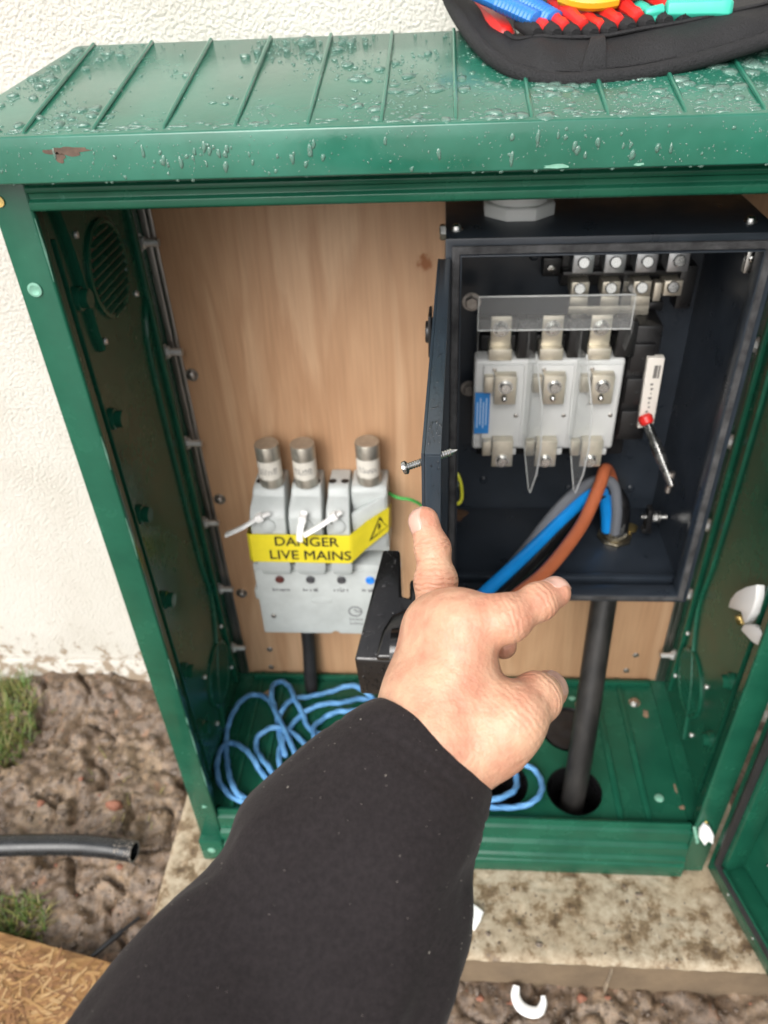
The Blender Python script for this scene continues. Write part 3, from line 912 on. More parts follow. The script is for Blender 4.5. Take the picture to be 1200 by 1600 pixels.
# worn red-brown scuff on the lid's front edge, pale chips
def patch(cx, cz, w, h, y, seed, n=14):
    poly = []
    for k in range(n):
        a = 2 * math.pi * k / n
        q = 0.6 + 0.6 * random.Random(seed * 31 + k).random()
        poly.append((cx + w * q * math.cos(a), y, cz + h * q * math.sin(a)))
    return prism(poly, (0, 0.0012, 0))
SCUFF = mat('red_primer_scuff', (0.13, 0.085, 0.06), 0.5, vary=0.5, vscale=120)
CHIP = mat('pale_scraped_plastic', (0.22, 0.48, 0.36), 0.6, vary=0.4, vscale=90)
obj('scuff', patch(-0.289, 1.0205, 0.016, 0.0035, LF - 0.0003, 3, 22), SCUFF, lid)
obj('scuff', patch(-0.296, 1.016, 0.004, 0.004, LF - 0.0003, 4), SCUFF, lid)
obj('chip', patch(0.066, 1.0005, 0.010, 0.0018, LF - 0.0003, 5), CHIP, lid)
obj('chip', patch(0.125, 1.0005, 0.004, 0.0010, LF - 0.0003, 6), CHIP, lid)

# frame under the lid: stepped header, posts, sill
hprof = [(0.000, 0.9985), (0.000, 0.9905), (-0.0025, 0.989), (-0.0025, 0.9855), (0.001, 0.984), (0.001, 0.9795), (-0.003, 0.978), (-0.003, 0.9725), (-0.001, 0.9705), (0.026, 0.9705), (0.026, 0.9985)]
obj('header_rail', prism([(-0.3442, y, z) for y, z in hprof], (0.6884, 0, 0)), M_GREEN, cab, bevel=0.0008)
for s in (-1, 1):
    pp = [(s * XO, 0.0), (s * 0.345, 0.0), (s * 0.3435, 0.0015), (s * 0.3435, 0.0065), (s * 0.3475, 0.008), (s * 0.3475, 0.022), (s * XO, 0.022)]
    obj('front_post', prism([(x, y, 0.0) for x, y in pp], (0, 0, 0.9975)), M_GREEN, cab, bevel=0.0012)
sprof = [(0.0125, 0.090), (0.0125, 0.1085), (0.0070, 0.1100), (0.0060, 0.0995), (0.0010, 0.0970), (0.0018, 0.0690), (-0.0045, 0.0655), (-0.0035, 0.0425), (-0.0085, 0.0395), (-0.0075, 0.0300), (-0.0105, 0.0280), (-0.0105, 0.0), (0.0125, 0.0)]
obj('sill', prism([(-0.3432, y, z) for y, z in sprof], (0.6864, 0, 0)), M_GREEN, cab, bevel=0.0012)
# corner boot and joint marks on the left post
obj('corner_boot', box(-0.3785, -0.3415, -0.0115, 0.02, 0.0, 0.052), M_GREEN, cab, bevel=0.004)
put('boot_screw', 'boot_screw', pan_screw(0.006, 0.002), CHIP, (-0.360, -0.0117, 0.030), (0, -1, 0), cab)
put('post_plug', 'post_plug', lambda: rev((0, 0, 0), (0, 0, 1), [(0, 0.0062), (0.0012, 0.0062), (0.0016, 0.0045), (0.001, 0.003)], 16), CHIP, (-0.3625, -0.0003, 0.906), (0, -1, 0), cab)
put('brass_insert', 'brass_insert', lambda: rev((0, 0, 0), (0, 0, 1), [(0, 0.0045), (0.001, 0.0045), (0.001, 0.0025), (-0.003, 0.0022)], 14), M_GOLD, (-0.369, -0.0003, 0.979), (0, -1, 0), cab)
obj('chip', patch(-0.357, 0.128, 0.004, 0.003, -0.0009, 8), CHIP, cab)
obj('chip', prism([(0.340, -0.0008, 0.116), (0.344, -0.0008, 0.117), (0.356, -0.0008, 0.078), (0.353, -0.0008, 0.074)], (0, 0.0015, 0)), CHIP, cab)

z = 0.965
while z > 0.12:
    L_ = random.uniform(0.01, 0.06)
    if random.random() < 0.28:
        w_ = random.uniform(0.0002, 0.0007)
        obj('edge_wear', prism([(-0.3442, -0.0002, z), (-0.3442 - w_, -0.0004, z - L_ * 0.5), (-0.3442, -0.0002, z - L_), (-0.3436, 0.0008, z - L_ * 0.5)], (0.0004, 0.0005, 0)), CHIP, cab)
    z -= L_ + random.uniform(0.002, 0.02)

# side, back and floor panels
for s in (-1, 1):
    a, b = sorted((s * XO, s * XI))
    obj('side_panel', box(a, b, 0.0225, 0.318, 0.0, 0.9975), M_GREEN, cab)
    for yy, w, t in ((0.056, 0.005, 0.005), (0.243, 0.010, 0.006)):
        a, b = sorted((s * (XI + 0.001), s * (XI - t)))
        obj('moulded_rib', box(a, b, yy, yy + w, 0.115, 0.93 if yy < 0.1 else 0.985), M_GREEN, cab, bevel=0.0018)
    # the chamfered surround of the vent
    ring = [(0.066, 0.965), (0.078, 0.948), (0.086, 0.90), (0.089, 0.83), (0.094, 0.806)]
    obj('moulded_rib', sweep(spline([(s * (XI - 0.001), y, z) for y, z in ring], 5), 0.006, 8, squash=0.7), M_GREEN, cab, smooth=True)
    ring = [(0.242, 0.80), (0.225, 0.778), (0.214, 0.74), (0.212, 0.60), (0.216, 0.42), (0.226, 0.33), (0.205, 0.26), (0.17, 0.20), (0.15, 0.115)]
    obj('moulded_rib', sweep(spline([(s * (XI - 0.0005), y, z) for y, z in ring], 5), 0.004, 8, squash=0.35), M_GREEN, cab, smooth=True)
    for z in (0.868, 0.735, 0.607, 0.471, 0.337, 0.215):
        if s > 0 and z == 0.471: continue
        put('boss', 'boss', lambda: merge(rev((0, 0, 0), (0, 0, 1), [(0, 0.0125), (0.006, 0.0115), (0.007, 0.0095), (0.014, 0.009)], 20), rev((0, 0, 0.0141), (0, 0, 1), [(0, 0.0085), (0.0005, 0.0085)], 20)), M_GREEN, (s * XI, 0.074, z), (-s, 0, 0), cab)
    for z in (0.86, 0.722, 0.586, 0.447, 0.314, 0.18):
        put('side_bolt', 'side_bolt', hex_bolt(0.0078, 0.006, 0.0048, 0.018), M_BOLT, (s * (XI - 0.001), 0.263, z), (-s, 0, 0), cab)
    # round louvred vents
    for cy_, cz_, R_, up_ in ((0.161, 0.866, 0.047, True), (0.185, 0.205, 0.050, False)):
        vg = obj('vent_grille', rev((s * (XI - 0.0002), cy_, cz_), (-s, 0, 0), [(0.0, R_ + 0.004), (0.003, R_ + 0.004), (0.004, R_ + 0.001), (0.003, R_ - 0.002), (0.0006, R_ - 0.003)], 40, cap=False), M_GREEN, cab, smooth=True)
        obj('mesh_back', rev((s * (XI - 0.0006), cy_, cz_), (-s, 0, 0), [(0.0, R_ - 0.001), (0.0004, R_ - 0.001)], 40), M_BLACKP, vg)
        nsl = 11 if up_ else 15
        for k in range(nsl):
            q = -1 + 2 * (k + 0.5) / nsl
            half = (R_ - 0.003) * math.sqrt(1 - q * q)
            if up_:
                obj('slat', prism([(s * (XI - 0.0008), cy_ - half, cz_ + q * R_ - 0.001), (s * (XI - 0.005), cy_ - half, cz_ + q * R_ - 0.0036), (s * (XI - 0.005), cy_ - half, cz_ + q * R_ - 0.0022), (s * (XI - 0.0008), cy_ - half, cz_ + q * R_ + 0.0012)], (0, 2 * half, 0)), M_GREEN, vg)
            else:
                obj('slat', box(min(s * (XI - 0.0008), s * (XI - 0.003)), max(s * (XI - 0.0008), s * (XI - 0.003)), cy_ + q * R_ - 0.0012, cy_ + q * R_ + 0.0012, cz_ - half, cz_ + half), M_GREEN, vg)
        for dy, dz in ((-0.052, 0.052), (0.058, -0.050), (-0.052, -0.058), (0.055, 0.05)):
            put('vent_screw', 'vent_screw', pan_screw(0.0036, 0.003), M_BOLT, (s * (XI - 0.0002), cy_ + dy, cz_ + dz), (-s, 0, 0), cab)
obj('back_panel', box(-XI, XI, 0.300, 0.317, 0.0, 0.9975), M_GREEN, cab)

# floor with three duct openings (cut through for real)
fl_v, fl_f = box(-0.3425, 0.3425, 0.0130, 0.2995, 0.088, 0.095)
tmp = bpy.data.objects.new('tmp_floor', mesh_of('tmp_floor', fl_v, fl_f, M_GREEN)); COL.objects.link(tmp)
HOLES = [(0.187, 0.066, 0.041), (0.192, 0.178, 0.043), (0.078, 0.075, 0.041)]
cv, cf = [], []
for hx, hy, hr in HOLES:
    cv, cf = merge((cv, cf), cyl((hx, hy, 0.05), (hx, hy, 0.15), hr, n=40))
cut = bpy.data.objects.new('tmp_cut', mesh_of('tmp_cut', cv, cf, M_GREEN)); COL.objects.link(cut)
bmod = tmp.modifiers.new('b', 'BOOLEAN'); bmod.object = cut; bmod.operation = 'DIFFERENCE'; bmod.solver = 'EXACT'
bpy.context.view_layer.update()
fme = bpy.data.meshes.new_from_object(tmp.evaluated_get(bpy.context.evaluated_depsgraph_get()))
bpy.data.objects.remove(tmp); bpy.data.objects.remove(cut)
fme.name = 'floor_panel'
flo = link('floor_panel', fme, (0, 0, 0), cab)
for s in (-1, 1):
    a, b = sorted((s * 0.3428, s * (XI - 0.0002)))
    obj('floor_side', box(a, b, 0.0232, 0.2995, 0.088, 0.0968), M_GREEN, flo)
for i, (hx, hy, hr) in enumerate(HOLES):
    pr = []
    for k in range(26):
        pr.append((k * 0.004, hr - 0.001 - (0.0022 if k % 2 else 0)))
    d = obj('duct_sleeve', rev((hx, hy, 0.0975), (0, 0, -1), pr, 36, cap=False), M_BLACKP, flo, smooth=True, angle=60)
    if i == 1:
        obj('duct_cap', rev((hx, hy, 0.090), (0, 0, 1), [(0, hr - 0.004), (0.004, hr - 0.004), (0.006, hr * 0.7), (0.003, hr * 0.5), (0.006, hr * 0.25)], 32), M_BLACKR, flo, smooth=True)
    else:
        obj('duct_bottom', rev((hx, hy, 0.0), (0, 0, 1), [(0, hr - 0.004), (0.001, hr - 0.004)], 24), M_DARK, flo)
for x0, x1 in ((0.243, 0.252), (0.283, 0.292), (-0.292, -0.283), (-0.33, -0.322)):
    obj('floor_rib', box(x0, x1, 0.015, 0.298, 0.0945, 0.0995), M_GREEN, flo, bevel=0.002)
obj('floor_rib', box(-0.34, 0.34, 0.268, 0.276, 0.0945, 0.106), M_GREEN, flo, bevel=0.002)
for x, y in ((0.308, 0.235), (-0.308, 0.235)):
    put('floor_bolt', 'floor_bolt', hex_bolt(0.007, 0.005, 0.003, 0, True), M_STEEL, (x, y, 0.095), (0, 0, 1), flo)
put('floor_chip', 'floor_chip', lambda: rev((0, 0, 0), (0, 0, 1), [(0, 0.007), (0.002, 0.006), (0.003, 0.003)], 9), CHIP, (0.310, 0.058, 0.095), (0, 0, 1), flo)
# a few smears of dry mud on the floor
for k in range(34):
    rr_ = random.Random(k + 5)
    x, y = rr_.uniform(0.05, 0.35), rr_.uniform(0.04, 0.29)
    if min(math.hypot(x - hx, y - hy) - hr for hx, hy, hr in HOLES) < 0.006 or (0.238 < x < 0.297): continue
    w, h = rr_.uniform(0.0015, 0.006), rr_.uniform(0.002, 0.010)
    poly = [(x + w * (0.6 + 0.6 * rr_.random()) * math.cos(6.283 * q / 9), y + h * (0.6 + 0.6 * rr_.random()) * math.sin(6.283 * q / 9), 0.0952) for q in range(9)]
    obj('mud_smear', prism(poly, (0, 0, 0.0009)), [mat('dry_mud', (0.30, 0.20, 0.13), 0.9, vary=0.3, vscale=80), CHIP][k % 4 == 0], flo)

# cabinet door, hinged on the right post, swung wide open
du = Vector((0.254, -0.967, 0)).normalized(); dn = Vector((-du.y, du.x, 0)) * -1     # dn: towards the opening (left)
DH = Vector((0.3780, -0.0090, 0.0))
def dpt(u, n, z): return DH + du * u + dn * n + Vector((0, 0, z))
def dbox(u0, u1, n0, n1, z0, z1):
    v = [tuple(dpt(u, n, z)) for z in (z0, z1) for n in (n0, n1) for u in (u0, u1)]
    return v, box(0, 1, 0, 1, 0, 1)[1]
DZ0, DZ1, DL = 0.030, 0.985, 0.70
dr = obj('door', dbox(0.0, DL, -0.036, -0.028, DZ0, DZ1), M_GREEN, cab)
tag(dr, 'green cabinet door standing open at the right')
obj('door_rail', dbox(0.0, DL, -0.0275, 0.004, DZ0, DZ0 + 0.040), M_GREEN, dr, bevel=0.002)
obj('door_rail', dbox(0.0, DL, -0.0275, 0.004, DZ1 - 0.040, DZ1), M_GREEN, dr, bevel=0.002)
obj('door_stile', dbox(0.0, 0.03, -0.0275, 0.004, DZ0 + 0.0405, DZ1 - 0.0405), M_GREEN, dr, bevel=0.002)
obj('door_stile', dbox(DL - 0.03, DL, -0.0275, 0.004, DZ0 + 0.0405, DZ1 - 0.0405), M_GREEN, dr, bevel=0.002)
sp_ = [dpt(0.018, 0.0065, DZ0 + 0.042), dpt(0.018, 0.0065, DZ1 - 0.03), dpt(DL - 0.018, 0.0065, DZ1 - 0.03), dpt(DL - 0.018, 0.0065, DZ0 + 0.042)]
path = []
for a in range(4):
    p, q = sp_[a], sp_[(a + 1) % 4]
    for k in range(10):
        path.append(p.lerp(q, k / 10))
obj('door_seal', sweep(path, 0.0058, 8, closed=True), M_BLACKR, dr, smooth=True)
obj('seal_retainer', dbox(0.03, DL - 0.03, 0.0045, 0.008, DZ0 + 0.0445, DZ0 + 0.0505), M_GREEN, dr, bevel=0.0012)
for u in (0.05, 0.11, 0.19, 0.3, 0.45):
    put('door_rivet', 'door_rivet', pan_screw(0.0022, 0.0016, False), M_STEEL, dpt(u, 0.0042, DZ0 + 0.018), dn, dr)
for u, z in ((0.06, 0.13), (0.07, 0.22), (0.10, 0.17), (0.13, 0.30)):
    put('door_rivet', 'door_rivet', pan_screw(0.0022, 0.0016, False), M_STEEL, dpt(u, -0.0278, z), dn, dr)

# white nylon catch on the right wall and broken hinge bush on the sill corner
obj('nylon_catch', prism([(0.3620, 0.1154, 0.4296), (0.3620, 0.1157, 0.4439), (0.3620, 0.1074, 0.4637), (0.3620, 0.0893, 0.4889), (0.3620, 0.0665, 0.5139), (0.3620, 0.0583, 0.5004), (0.3620, 0.0570, 0.4779), (0.3620, 0.0648, 0.4509), (0.3620, 0.0808, 0.4556)], (-0.010, 0.001, 0)), M_TIE, cab, bevel=0.0015)
obj('catch_spring', sweep([Vector((0.352 - 0.004 * math.cos(t), 0.082 - 0.0005 * t, 0.446 + 0.004 * math.sin(t))) for t in np.linspace(0, 22, 60)], 0.0009, 6), M_GOLD, cab, smooth=True)
obj('catch_lever', prism([(0.3560, 0.0604, 0.4453), (0.3560, 0.0564, 0.4592), (0.3560, 0.0405, 0.4753), (0.3560, 0.0169, 0.4910), (0.3560, 0.0037, 0.4852), (0.3560, 0.0065, 0.4719), (0.3560, 0.0277, 0.4588)], (-0.009, 0.001, 0)), M_TIE, cab, bevel=0.0025, seg=3)
obj('hinge_bush', prism([(0.3472, -0.0010, 0.1170), (0.3509, -0.0010, 0.1333), (0.3593, -0.0010, 0.1258), (0.3685, -0.0010, 0.1069), (0.3715, -0.0010, 0.0839), (0.3637, -0.0010, 0.0918), (0.3608, -0.0010, 0.0799), (0.3498, -0.0010, 0.0992)], (0.001, -0.007, 0.001)), M_TIE, cab, bevel=0.0018)
put('bush_screw', 'bush_screw', pan_screw(0.003, 0.002), M_GOLD, (0.3555, -0.0004, 0.130), (0, -1, 0), cab)

# ================================================================== plywood back board
ply = thing('plywood_backboard', (0, 0.29, 0.097), 'pale brown plywood board lining the back of the cabinet', 'board')
obj('board', box(-0.3565, 0.3565, 0.283, 0.2985, 0.097, 0.985), M_PLY, ply, bevel=0.0008)
for s in (-1, 1):
    a, b = sorted((s * 0.357, s * 0.3655))
    obj('edge_trim', merge(box(a, b, 0.279, 0.2985, 0.098, 0.984), box(min(s * 0.350, s * 0.3565), max(s * 0.350, s * 0.3565), 0.279, 0.2815, 0.098, 0.984)), M_STAIN, ply, bevel=0.0008)
for x, z in ((-0.343, 0.68), (-0.340, 0.477), (-0.336, 0.288)):
    put('board_bolt', 'board_bolt', lambda: merge(rev((0, 0, 0), (0, 0, 1), [(0, 0.009), (0.0012, 0.009)], 16), rev((0, 0, 0.0012), (0, 0, 1), [(0, 0.006), (0.004, 0.0052), (0.0052, 0.003)], 12)), M_STAIN, (x, 0.283, z), (0, -1, 0), ply)
for x, z in ((-0.307, 0.157), (0.31, 0.158), (0.30, 0.12), (-0.31, 0.112)):
    put('board_screw', 'board_screw', pan_screw(0.0052, 0.002), M_STAIN, (x, 0.283, z), (0, -1, 0), ply, roll=x)

# ================================================================== three-phase service cut-out
cut = thing('service_cutout', (-0.2, 0.25, 0.262), 'pale grey three-phase fuse cut-out wrapped in yellow tape', 'fuse box')
CY = 0.220
lowp = [(-0.289, 0.405), (-0.2905, 0.262), (-0.2140, 0.262), (-0.2115, 0.2655), (-0.2065, 0.2655), (-0.204, 0.262), (-0.112, 0.262), (-0.090, 0.405)]
lowp = [(-0.289, 0.405), (-0.2905, 0.262), (-0.183, 0.262), (-0.180, 0.267), (-0.174, 0.267), (-0.171, 0.262), (-0.112, 0.262), (-0.091, 0.405)]
obj('terminal_cover', prism([(x, CY, z) for x, z in lowp], (0, 0.0625, 0)), M_CUT, cut, bevel=0.003)
obj('cover_lug', box(-0.297, -0.2895, CY + 0.01, 0.28, 0.325, 0.345), M_CUT, cut, bevel=0.002)
def carrier(x0, x1, dz=0.0):
    pr = [(0.2825, 0.531), (0.243, 0.531), (0.237, 0.527), (0.233, 0.519), (0.216, 0.510), (0.208, 0.500), (0.205, 0.482), (0.2035, 0.44), (0.2045, 0.412), (0.209, 0.396), (0.2185, 0.388), (0.2825, 0.388)]
    m_ = len(pr)
    V, F = [], []
    cx = (x0 + x1) / 2; hw_ = (x1 - x0) / 2
    wid = [0.86, 0.86, 0.87, 0.92, 1.0, 1.0, 1.0, 1.0, 0.97, 0.85, 0.7, 0.9]
    for sgn in (-1, 1):
        for (y, z), w in zip(pr, wid):
            V.append((cx + sgn * hw_ * w, y, z + dz))
    F.append(tuple(range(m_))); F.append(tuple(range(2 * m_ - 1, m_ - 1, -1)))
    for i in range(m_):
        j = (i + 1) % m_
        F.append((i, i + m_, j + m_, j))
    return V, F
CX = [(-0.2775, -0.2275), (-0.2235, -0.1765), (-0.1715, -0.1385)]
for k, (a, b) in enumerate(CX):
    c_ = obj('fuse_carrier', carrier(a, b), M_CUT, cut, bevel=0.0028, seg=3)
    m_ = (a + b) / 2
    if k < 2:
        for sx_n in (-0.0135, 0.0135):
            obj('slot', rev((m_ + sx_n, 0.2515, 0.5313), (0, 0, 1), [(0, 0.0055), (0.0003, 0.0055)], 14), M_INK, c_)
    obj('grip_boss', rev((m_, 0.210, 0.487), (0, -1, 0.1), [(0, 0.012), (0.006, 0.0105), (0.008, 0.007)], 18), M_CUT, c_, smooth=True)
nb_ = obj('neutral_block', prism([(-0.1375, y, z) for y, z in ((0.2825, 0.531), (0.240, 0.531), (0.234, 0.524), (0.232, 0.455), (0.236, 0.418), (0.2825, 0.418))], (0.0495, 0, 0)), M_CUT, cut, bevel=0.0028)
obj('front_wedge', prism([(-0.1370, 0.2165, 0.498), (-0.1370, 0.2165, 0.428), (-0.0905, 0.2318, 0.430), (-0.0905, 0.2318, 0.520)], (0, 0.0095, 0)), M_CUT, cut, bevel=0.0015)
for xx in (-0.164, -0.147):
    obj('slot', rev((xx, 0.2515, 0.5313), (0, 0, 1), [(0, 0.0055), (0.0003, 0.0055)], 14), M_INK, cut)
for x, m_ in zip((-0.252, -0.206, -0.160, -0.1175), (M_BROWNB, M_GREYB, M_GREYB, M_BLUEB)):
    bt = obj('phase_button', rev((x, CY + 0.0005, 0.3765), (0, -1, 0), [(0, 0.0066), (0.003, 0.0066), (0.0038, 0.0055), (0.0028, 0.003)], 18), m_, cut, smooth=True)
    rr_ = random.Random(int(abs(x) * 1e4))
    sc = []
    xx = x - 0.013
    while xx < x + 0.010:
        hh = rr_.uniform(0.004, 0.008)
        sc.append(box(xx, xx + 0.0012, CY - 0.0004, CY + 0.0002, 0.3525, 0.3525 + hh))
        sc.append(box(xx, xx + rr_.uniform(0.002, 0.004), CY - 0.0005, CY + 0.0002, 0.3525 + hh * rr_.choice((0, 0.5)), 0.3537 + hh * rr_.choice((0, 0.5))))
        xx += rr_.uniform(0.0035, 0.006)
    obj('marking', merge(*sc), M_GREYINK, cut)
lg = [rev((-0.1435, CY - 0.0001, 0.312), (0, -1, 0), [(0, 0.0105), (0.0005, 0.0105), (0.0005, 0.0088), (0, 0.0088)], 28, cap=False), box(-0.1435, -0.134, CY - 0.0005, CY + 0.0002, 0.311, 0.3125), box(-0.146, -0.141, CY - 0.0005, CY + 0.0002, 0.315, 0.3165)]
for r_, z0 in enumerate((0.293, 0.284)):
    rr_ = random.Random(r_ + 77)
    xx = -0.153
    while xx < -0.134 + 0.002 * r_:
        lg.append(box(xx, xx + 0.001, CY - 0.0005, CY + 0.0002, z0, z0 + rr_.uniform(0.003, 0.0055)))
        lg.append(box(xx, xx + 0.0022, CY - 0.0004, CY + 0.0002, z0 + 0.001, z0 + 0.002))
        xx += 0.0036
obj('maker_mark', merge(*lg), M_GREYINK, cut)

obj('cover_ledge', box(-0.2870, -0.0950, CY - 0.0022, CY - 0.0002, 0.3925, 0.3955), M_CUT, cut, bevel=0.0008)
obj('embossed_oval', prism([(-0.193 + 0.016 * math.cos(a), CY - 0.0009, 0.333 + 0.0065 * math.sin(a)) for a in np.linspace(0, 6.0, 22)], (0, 0.001, 0)), M_CUT, cut, bevel=0.0004)
put('cover_screw', 'cut_cover_screw', pan_screw(0.0042, 0.0016), M_STAIN, (-0.2705, CY, 0.300), (0, -1, 0), cut, roll=0.4)

# yellow tape, wraps round the left side, flat over the carriers, folds back up to the right
tape = thing('warning_tape', (-0.2, 0.2, 0.42), 'yellow DANGER LIVE MAINS tape wrapped round the grey cut-out', 'tape')
TP = [((-0.2915, 0.255, 0.412), (-0.2895, 0.255, 0.462)), ((-0.2865, 0.207, 0.424), (-0.2845, 0.207, 0.474)), ((-0.281, 0.2013, 0.4262), (-0.279, 0.2013, 0.4762)),
      ((-0.1455, 0.1998, 0.4255), (-0.144, 0.1998, 0.4758)), ((-0.1405, 0.2003, 0.4258), (-0.1390, 0.2003, 0.476)), ((-0.1185, 0.2135, 0.4420), (-0.1165, 0.2135, 0.490)), ((-0.0880, 0.2285, 0.461), (-0.0860, 0.2285, 0.503)), ((-0.0850, 0.245, 0.458), (-0.0835, 0.245, 0.499))]
tl = [0.0]
for k in range(1, len(TP)):
    tl.append(tl[-1] + (Vector(TP[k][0]) - Vector(TP[k - 1][0])).length)
def tape_pt(u, w, off=0.0):
    for k in range(len(TP) - 1):
        if u <= tl[k + 1] or k == len(TP) - 2:
            break
    t = (u - tl[k]) / (tl[k + 1] - tl[k])
    a = Vector(TP[k][0]).lerp(Vector(TP[k + 1][0]), t); b = Vector(TP[k][1]).lerp(Vector(TP[k + 1][1]), t)
    nrm = (Vector(TP[k + 1][0]) - Vector(TP[k][0])).cross(Vector(TP[k][1]) - Vector(TP[k][0])).normalized()
    if nrm.y > 0: nrm = -nrm
    return a.lerp(b, w) + nrm * off
tv_, tf_ = [], []
us = sorted(set(tl + list(np.linspace(0, tl[-1], 40))))
for off in (0.0, -0.0006):
    for u in us:
        for w in (0.0, 0.5, 1.0):
            tv_.append(tuple(tape_pt(u, w, off)))
nu = len(us)
for side in range(2):
    o = side * nu * 3
    for i in range(nu - 1):
        for j in range(2):
            q = (o + i * 3 + j, o + (i + 1) * 3 + j, o + (i + 1) * 3 + j + 1, o + i * 3 + j + 1)
            tf_.append(q if side == 0 else q[::-1])
obj('tape_band', (tv_, tf_), M_TAPE, tape, smooth=True)
def on_tape(vf, u0, w0, off=0.0006):
    v, f = vf
    return [tuple(tape_pt(u0 + p[0], w0 + p[1] / 0.05, off + 0.00004 * (i * 5 // max(1, len(v))))) for i, p in enumerate(v)], f
UB = tl[1]
def fat(s_, sz):
    v, f = text_vf(s_, sz)
    return merge(*[([(p[0] + dx, p[1] + dy, 0) for p in v], f) for dx, dy in ((0, 0), (0.0003, 0), (-0.0003, 0), (0, 0.0003), (0, -0.0003))])
obj('lettering', on_tape(fat('DANGER', 0.0226), UB + 0.087, 0.755), M_INK, tape, fixn=False)
obj('lettering', on_tape(fat('LIVE MAINS', 0.0232), UB + 0.091, 0.27), M_INK, tape, fixn=False)
# hazard triangle with flash
def ring_poly(outer, inner):
    n = len(outer)
    return outer + inner, [(i, (i + 1) % n, n + (i + 1) % n, n + i) for i in range(n)]
s_ = 0.0195
tri = [(0, s_), (-s_ * 0.95, -s_ * 0.75), (s_ * 0.95, -s_ * 0.75)]
tri_i = [(0, s_ * 0.72), (-s_ * 0.70, -s_ * 0.60), (s_ * 0.70, -s_ * 0.60)]
tv2, tf2 = ring_poly([(x, y, 0) for x, y in tri], [(x, y, 0) for x, y in tri_i])
UT = (tl[5] + tl[6]) / 2 + 0.003
obj('hazard_triangle', on_tape((tv2, tf2), UT, 0.50), M_INK, tape, fixn=False)
flash = [(-0.0016, 0.0075, 0), (0.002, 0.0075, 0), (0.0004, 0.002, 0), (0.003, 0.002, 0), (-0.0012, -0.0085, 0), (-0.0002, -0.001, 0), (-0.003, -0.001, 0)]
obj('hazard_flash', on_tape((flash, [(0, 1, 2, 6), (2, 3, 4, 5), (2, 5, 6)]), UT, 0.47), M_INK, tape, fixn=False)

# fuses standing on the cut-out
def fuse(x, y, z, label):
    t = thing('fuse_cartridge', (x, y, z), label, 'fuse', 'fuse cartridges standing on the cut-out')
    obj('ferrule', rev((x, y, z), (0, 0, 1), [(0, 0.0155), (0.001, 0.0166), (0.014, 0.0166), (0.0145, 0.0160)], 28), M_FERR, t, smooth=True)
    obj('ceramic_body', rev((x, y, z + 0.0147), (0, 0, 1), [(0, 0.0163), (0.028, 0.0163)], 28), M_CERAM, t, smooth=True)
    obj('ferrule', rev((x, y, z + 0.0429), (0, 0, 1), [(0, 0.0166), (0.020, 0.0167), (0.0215, 0.0160), (0.0218, 0.013), (0.0215, 0.004), (0.0217, 0.002)], 28), M_FERR, t, smooth=True)
    mk = []
    rr_ = random.Random(int(x * -1e4))
    a = -2.35
    while a < -0.75:
        w = 0.05
        hh = rr_.uniform(0.005, 0.010)
        z0 = z + 0.0235
        for z1, z2, w2 in ((z0, z0 + hh, w), (z0 + rr_.choice((0.0, hh * 0.8)), None, rr_.uniform(0.08, 0.14))):
            z2 = z2 if z2 else z1 + 0.0014
            q = [(x + 0.01645 * math.cos(t_), y + 0.01645 * math.sin(t_), zz) for zz in (z1, z2) for t_ in (a, a + w2)]
            mk.append((q, [(0, 1, 3, 2)]))
        a += rr_.uniform(0.15, 0.24)
    obj('print', merge(*mk), M_GREYINK, t, fixn=False)
fuse(-0.2480, 0.2470, 0.5315, 'silver and white fuse cartridge standing leftmost on the grey cut-out')
fuse(-0.1995, 0.2470, 0.5315, 'silver and white fuse cartridge between the two others on the cut-out')
fuse(-0.1130, 0.2520, 0.5315, 'silver and white fuse cartridge nearest the steel box, standing on the cut-out')

# cable ties through the carriers
def tie(pts, head, hd, label):
    t = thing('cable_tie', pts[0], label, 'cable tie', 'white ties on the cut-out')
    obj('strap', sweep(spline(pts, 6), 0.0050, 8, squash=0.40), M_TIE, t, smooth=True)
    h = Vector(head); u, w, d = frame_of(hd)
    hb = [tuple(h + u * a + w * b + d * c) for c in (-0.005, 0.005) for b in (-0.005, 0.005) for a in (-0.0055, 0.0055)]
    obj('tie_head', (hb, box(0, 1, 0, 1, 0, 1)[1]), M_TIE, t, bevel=0.0012)
tie([(-0.2480, 0.205, 0.510), (-0.262, 0.197, 0.508), (-0.285, 0.197, 0.492), (-0.313, 0.202, 0.474)], (-0.260, 0.197, 0.509), (-1, 0, -0.5), 'white cable tie sticking out to the left over the plywood')
tie([(-0.199, 0.205, 0.514), (-0.201, 0.199, 0.507), (-0.205, 0.190, 0.493), (-0.207, 0.187, 0.476)], (-0.201, 0.1975, 0.507), (-0.15, 0, -1), 'white cable tie hanging down over the word DANGER')
tie([(-0.1500, 0.205, 0.513), (-0.158, 0.198, 0.511), (-0.176, 0.189, 0.502), (-0.199, 0.184, 0.489)], (-0.158, 0.198, 0.511), (-1, 0, -0.6), 'white cable tie slanting left from the third carrier')

# service cable under the cut-out
sc_ = obj('service_cable', sweep(spline([(-0.231, 0.262, 0.275), (-0.232, 0.262, 0.20), (-0.235, 0.254, 0.13), (-0.236, 0.250, 0.090), (-0.236, 0.250, 0.03)], 6), 0.0115, 16), M_BLACKR, smooth=True)
tag(sc_, 'thick black cable dropping from the grey cut-out to the floor', 'cable')
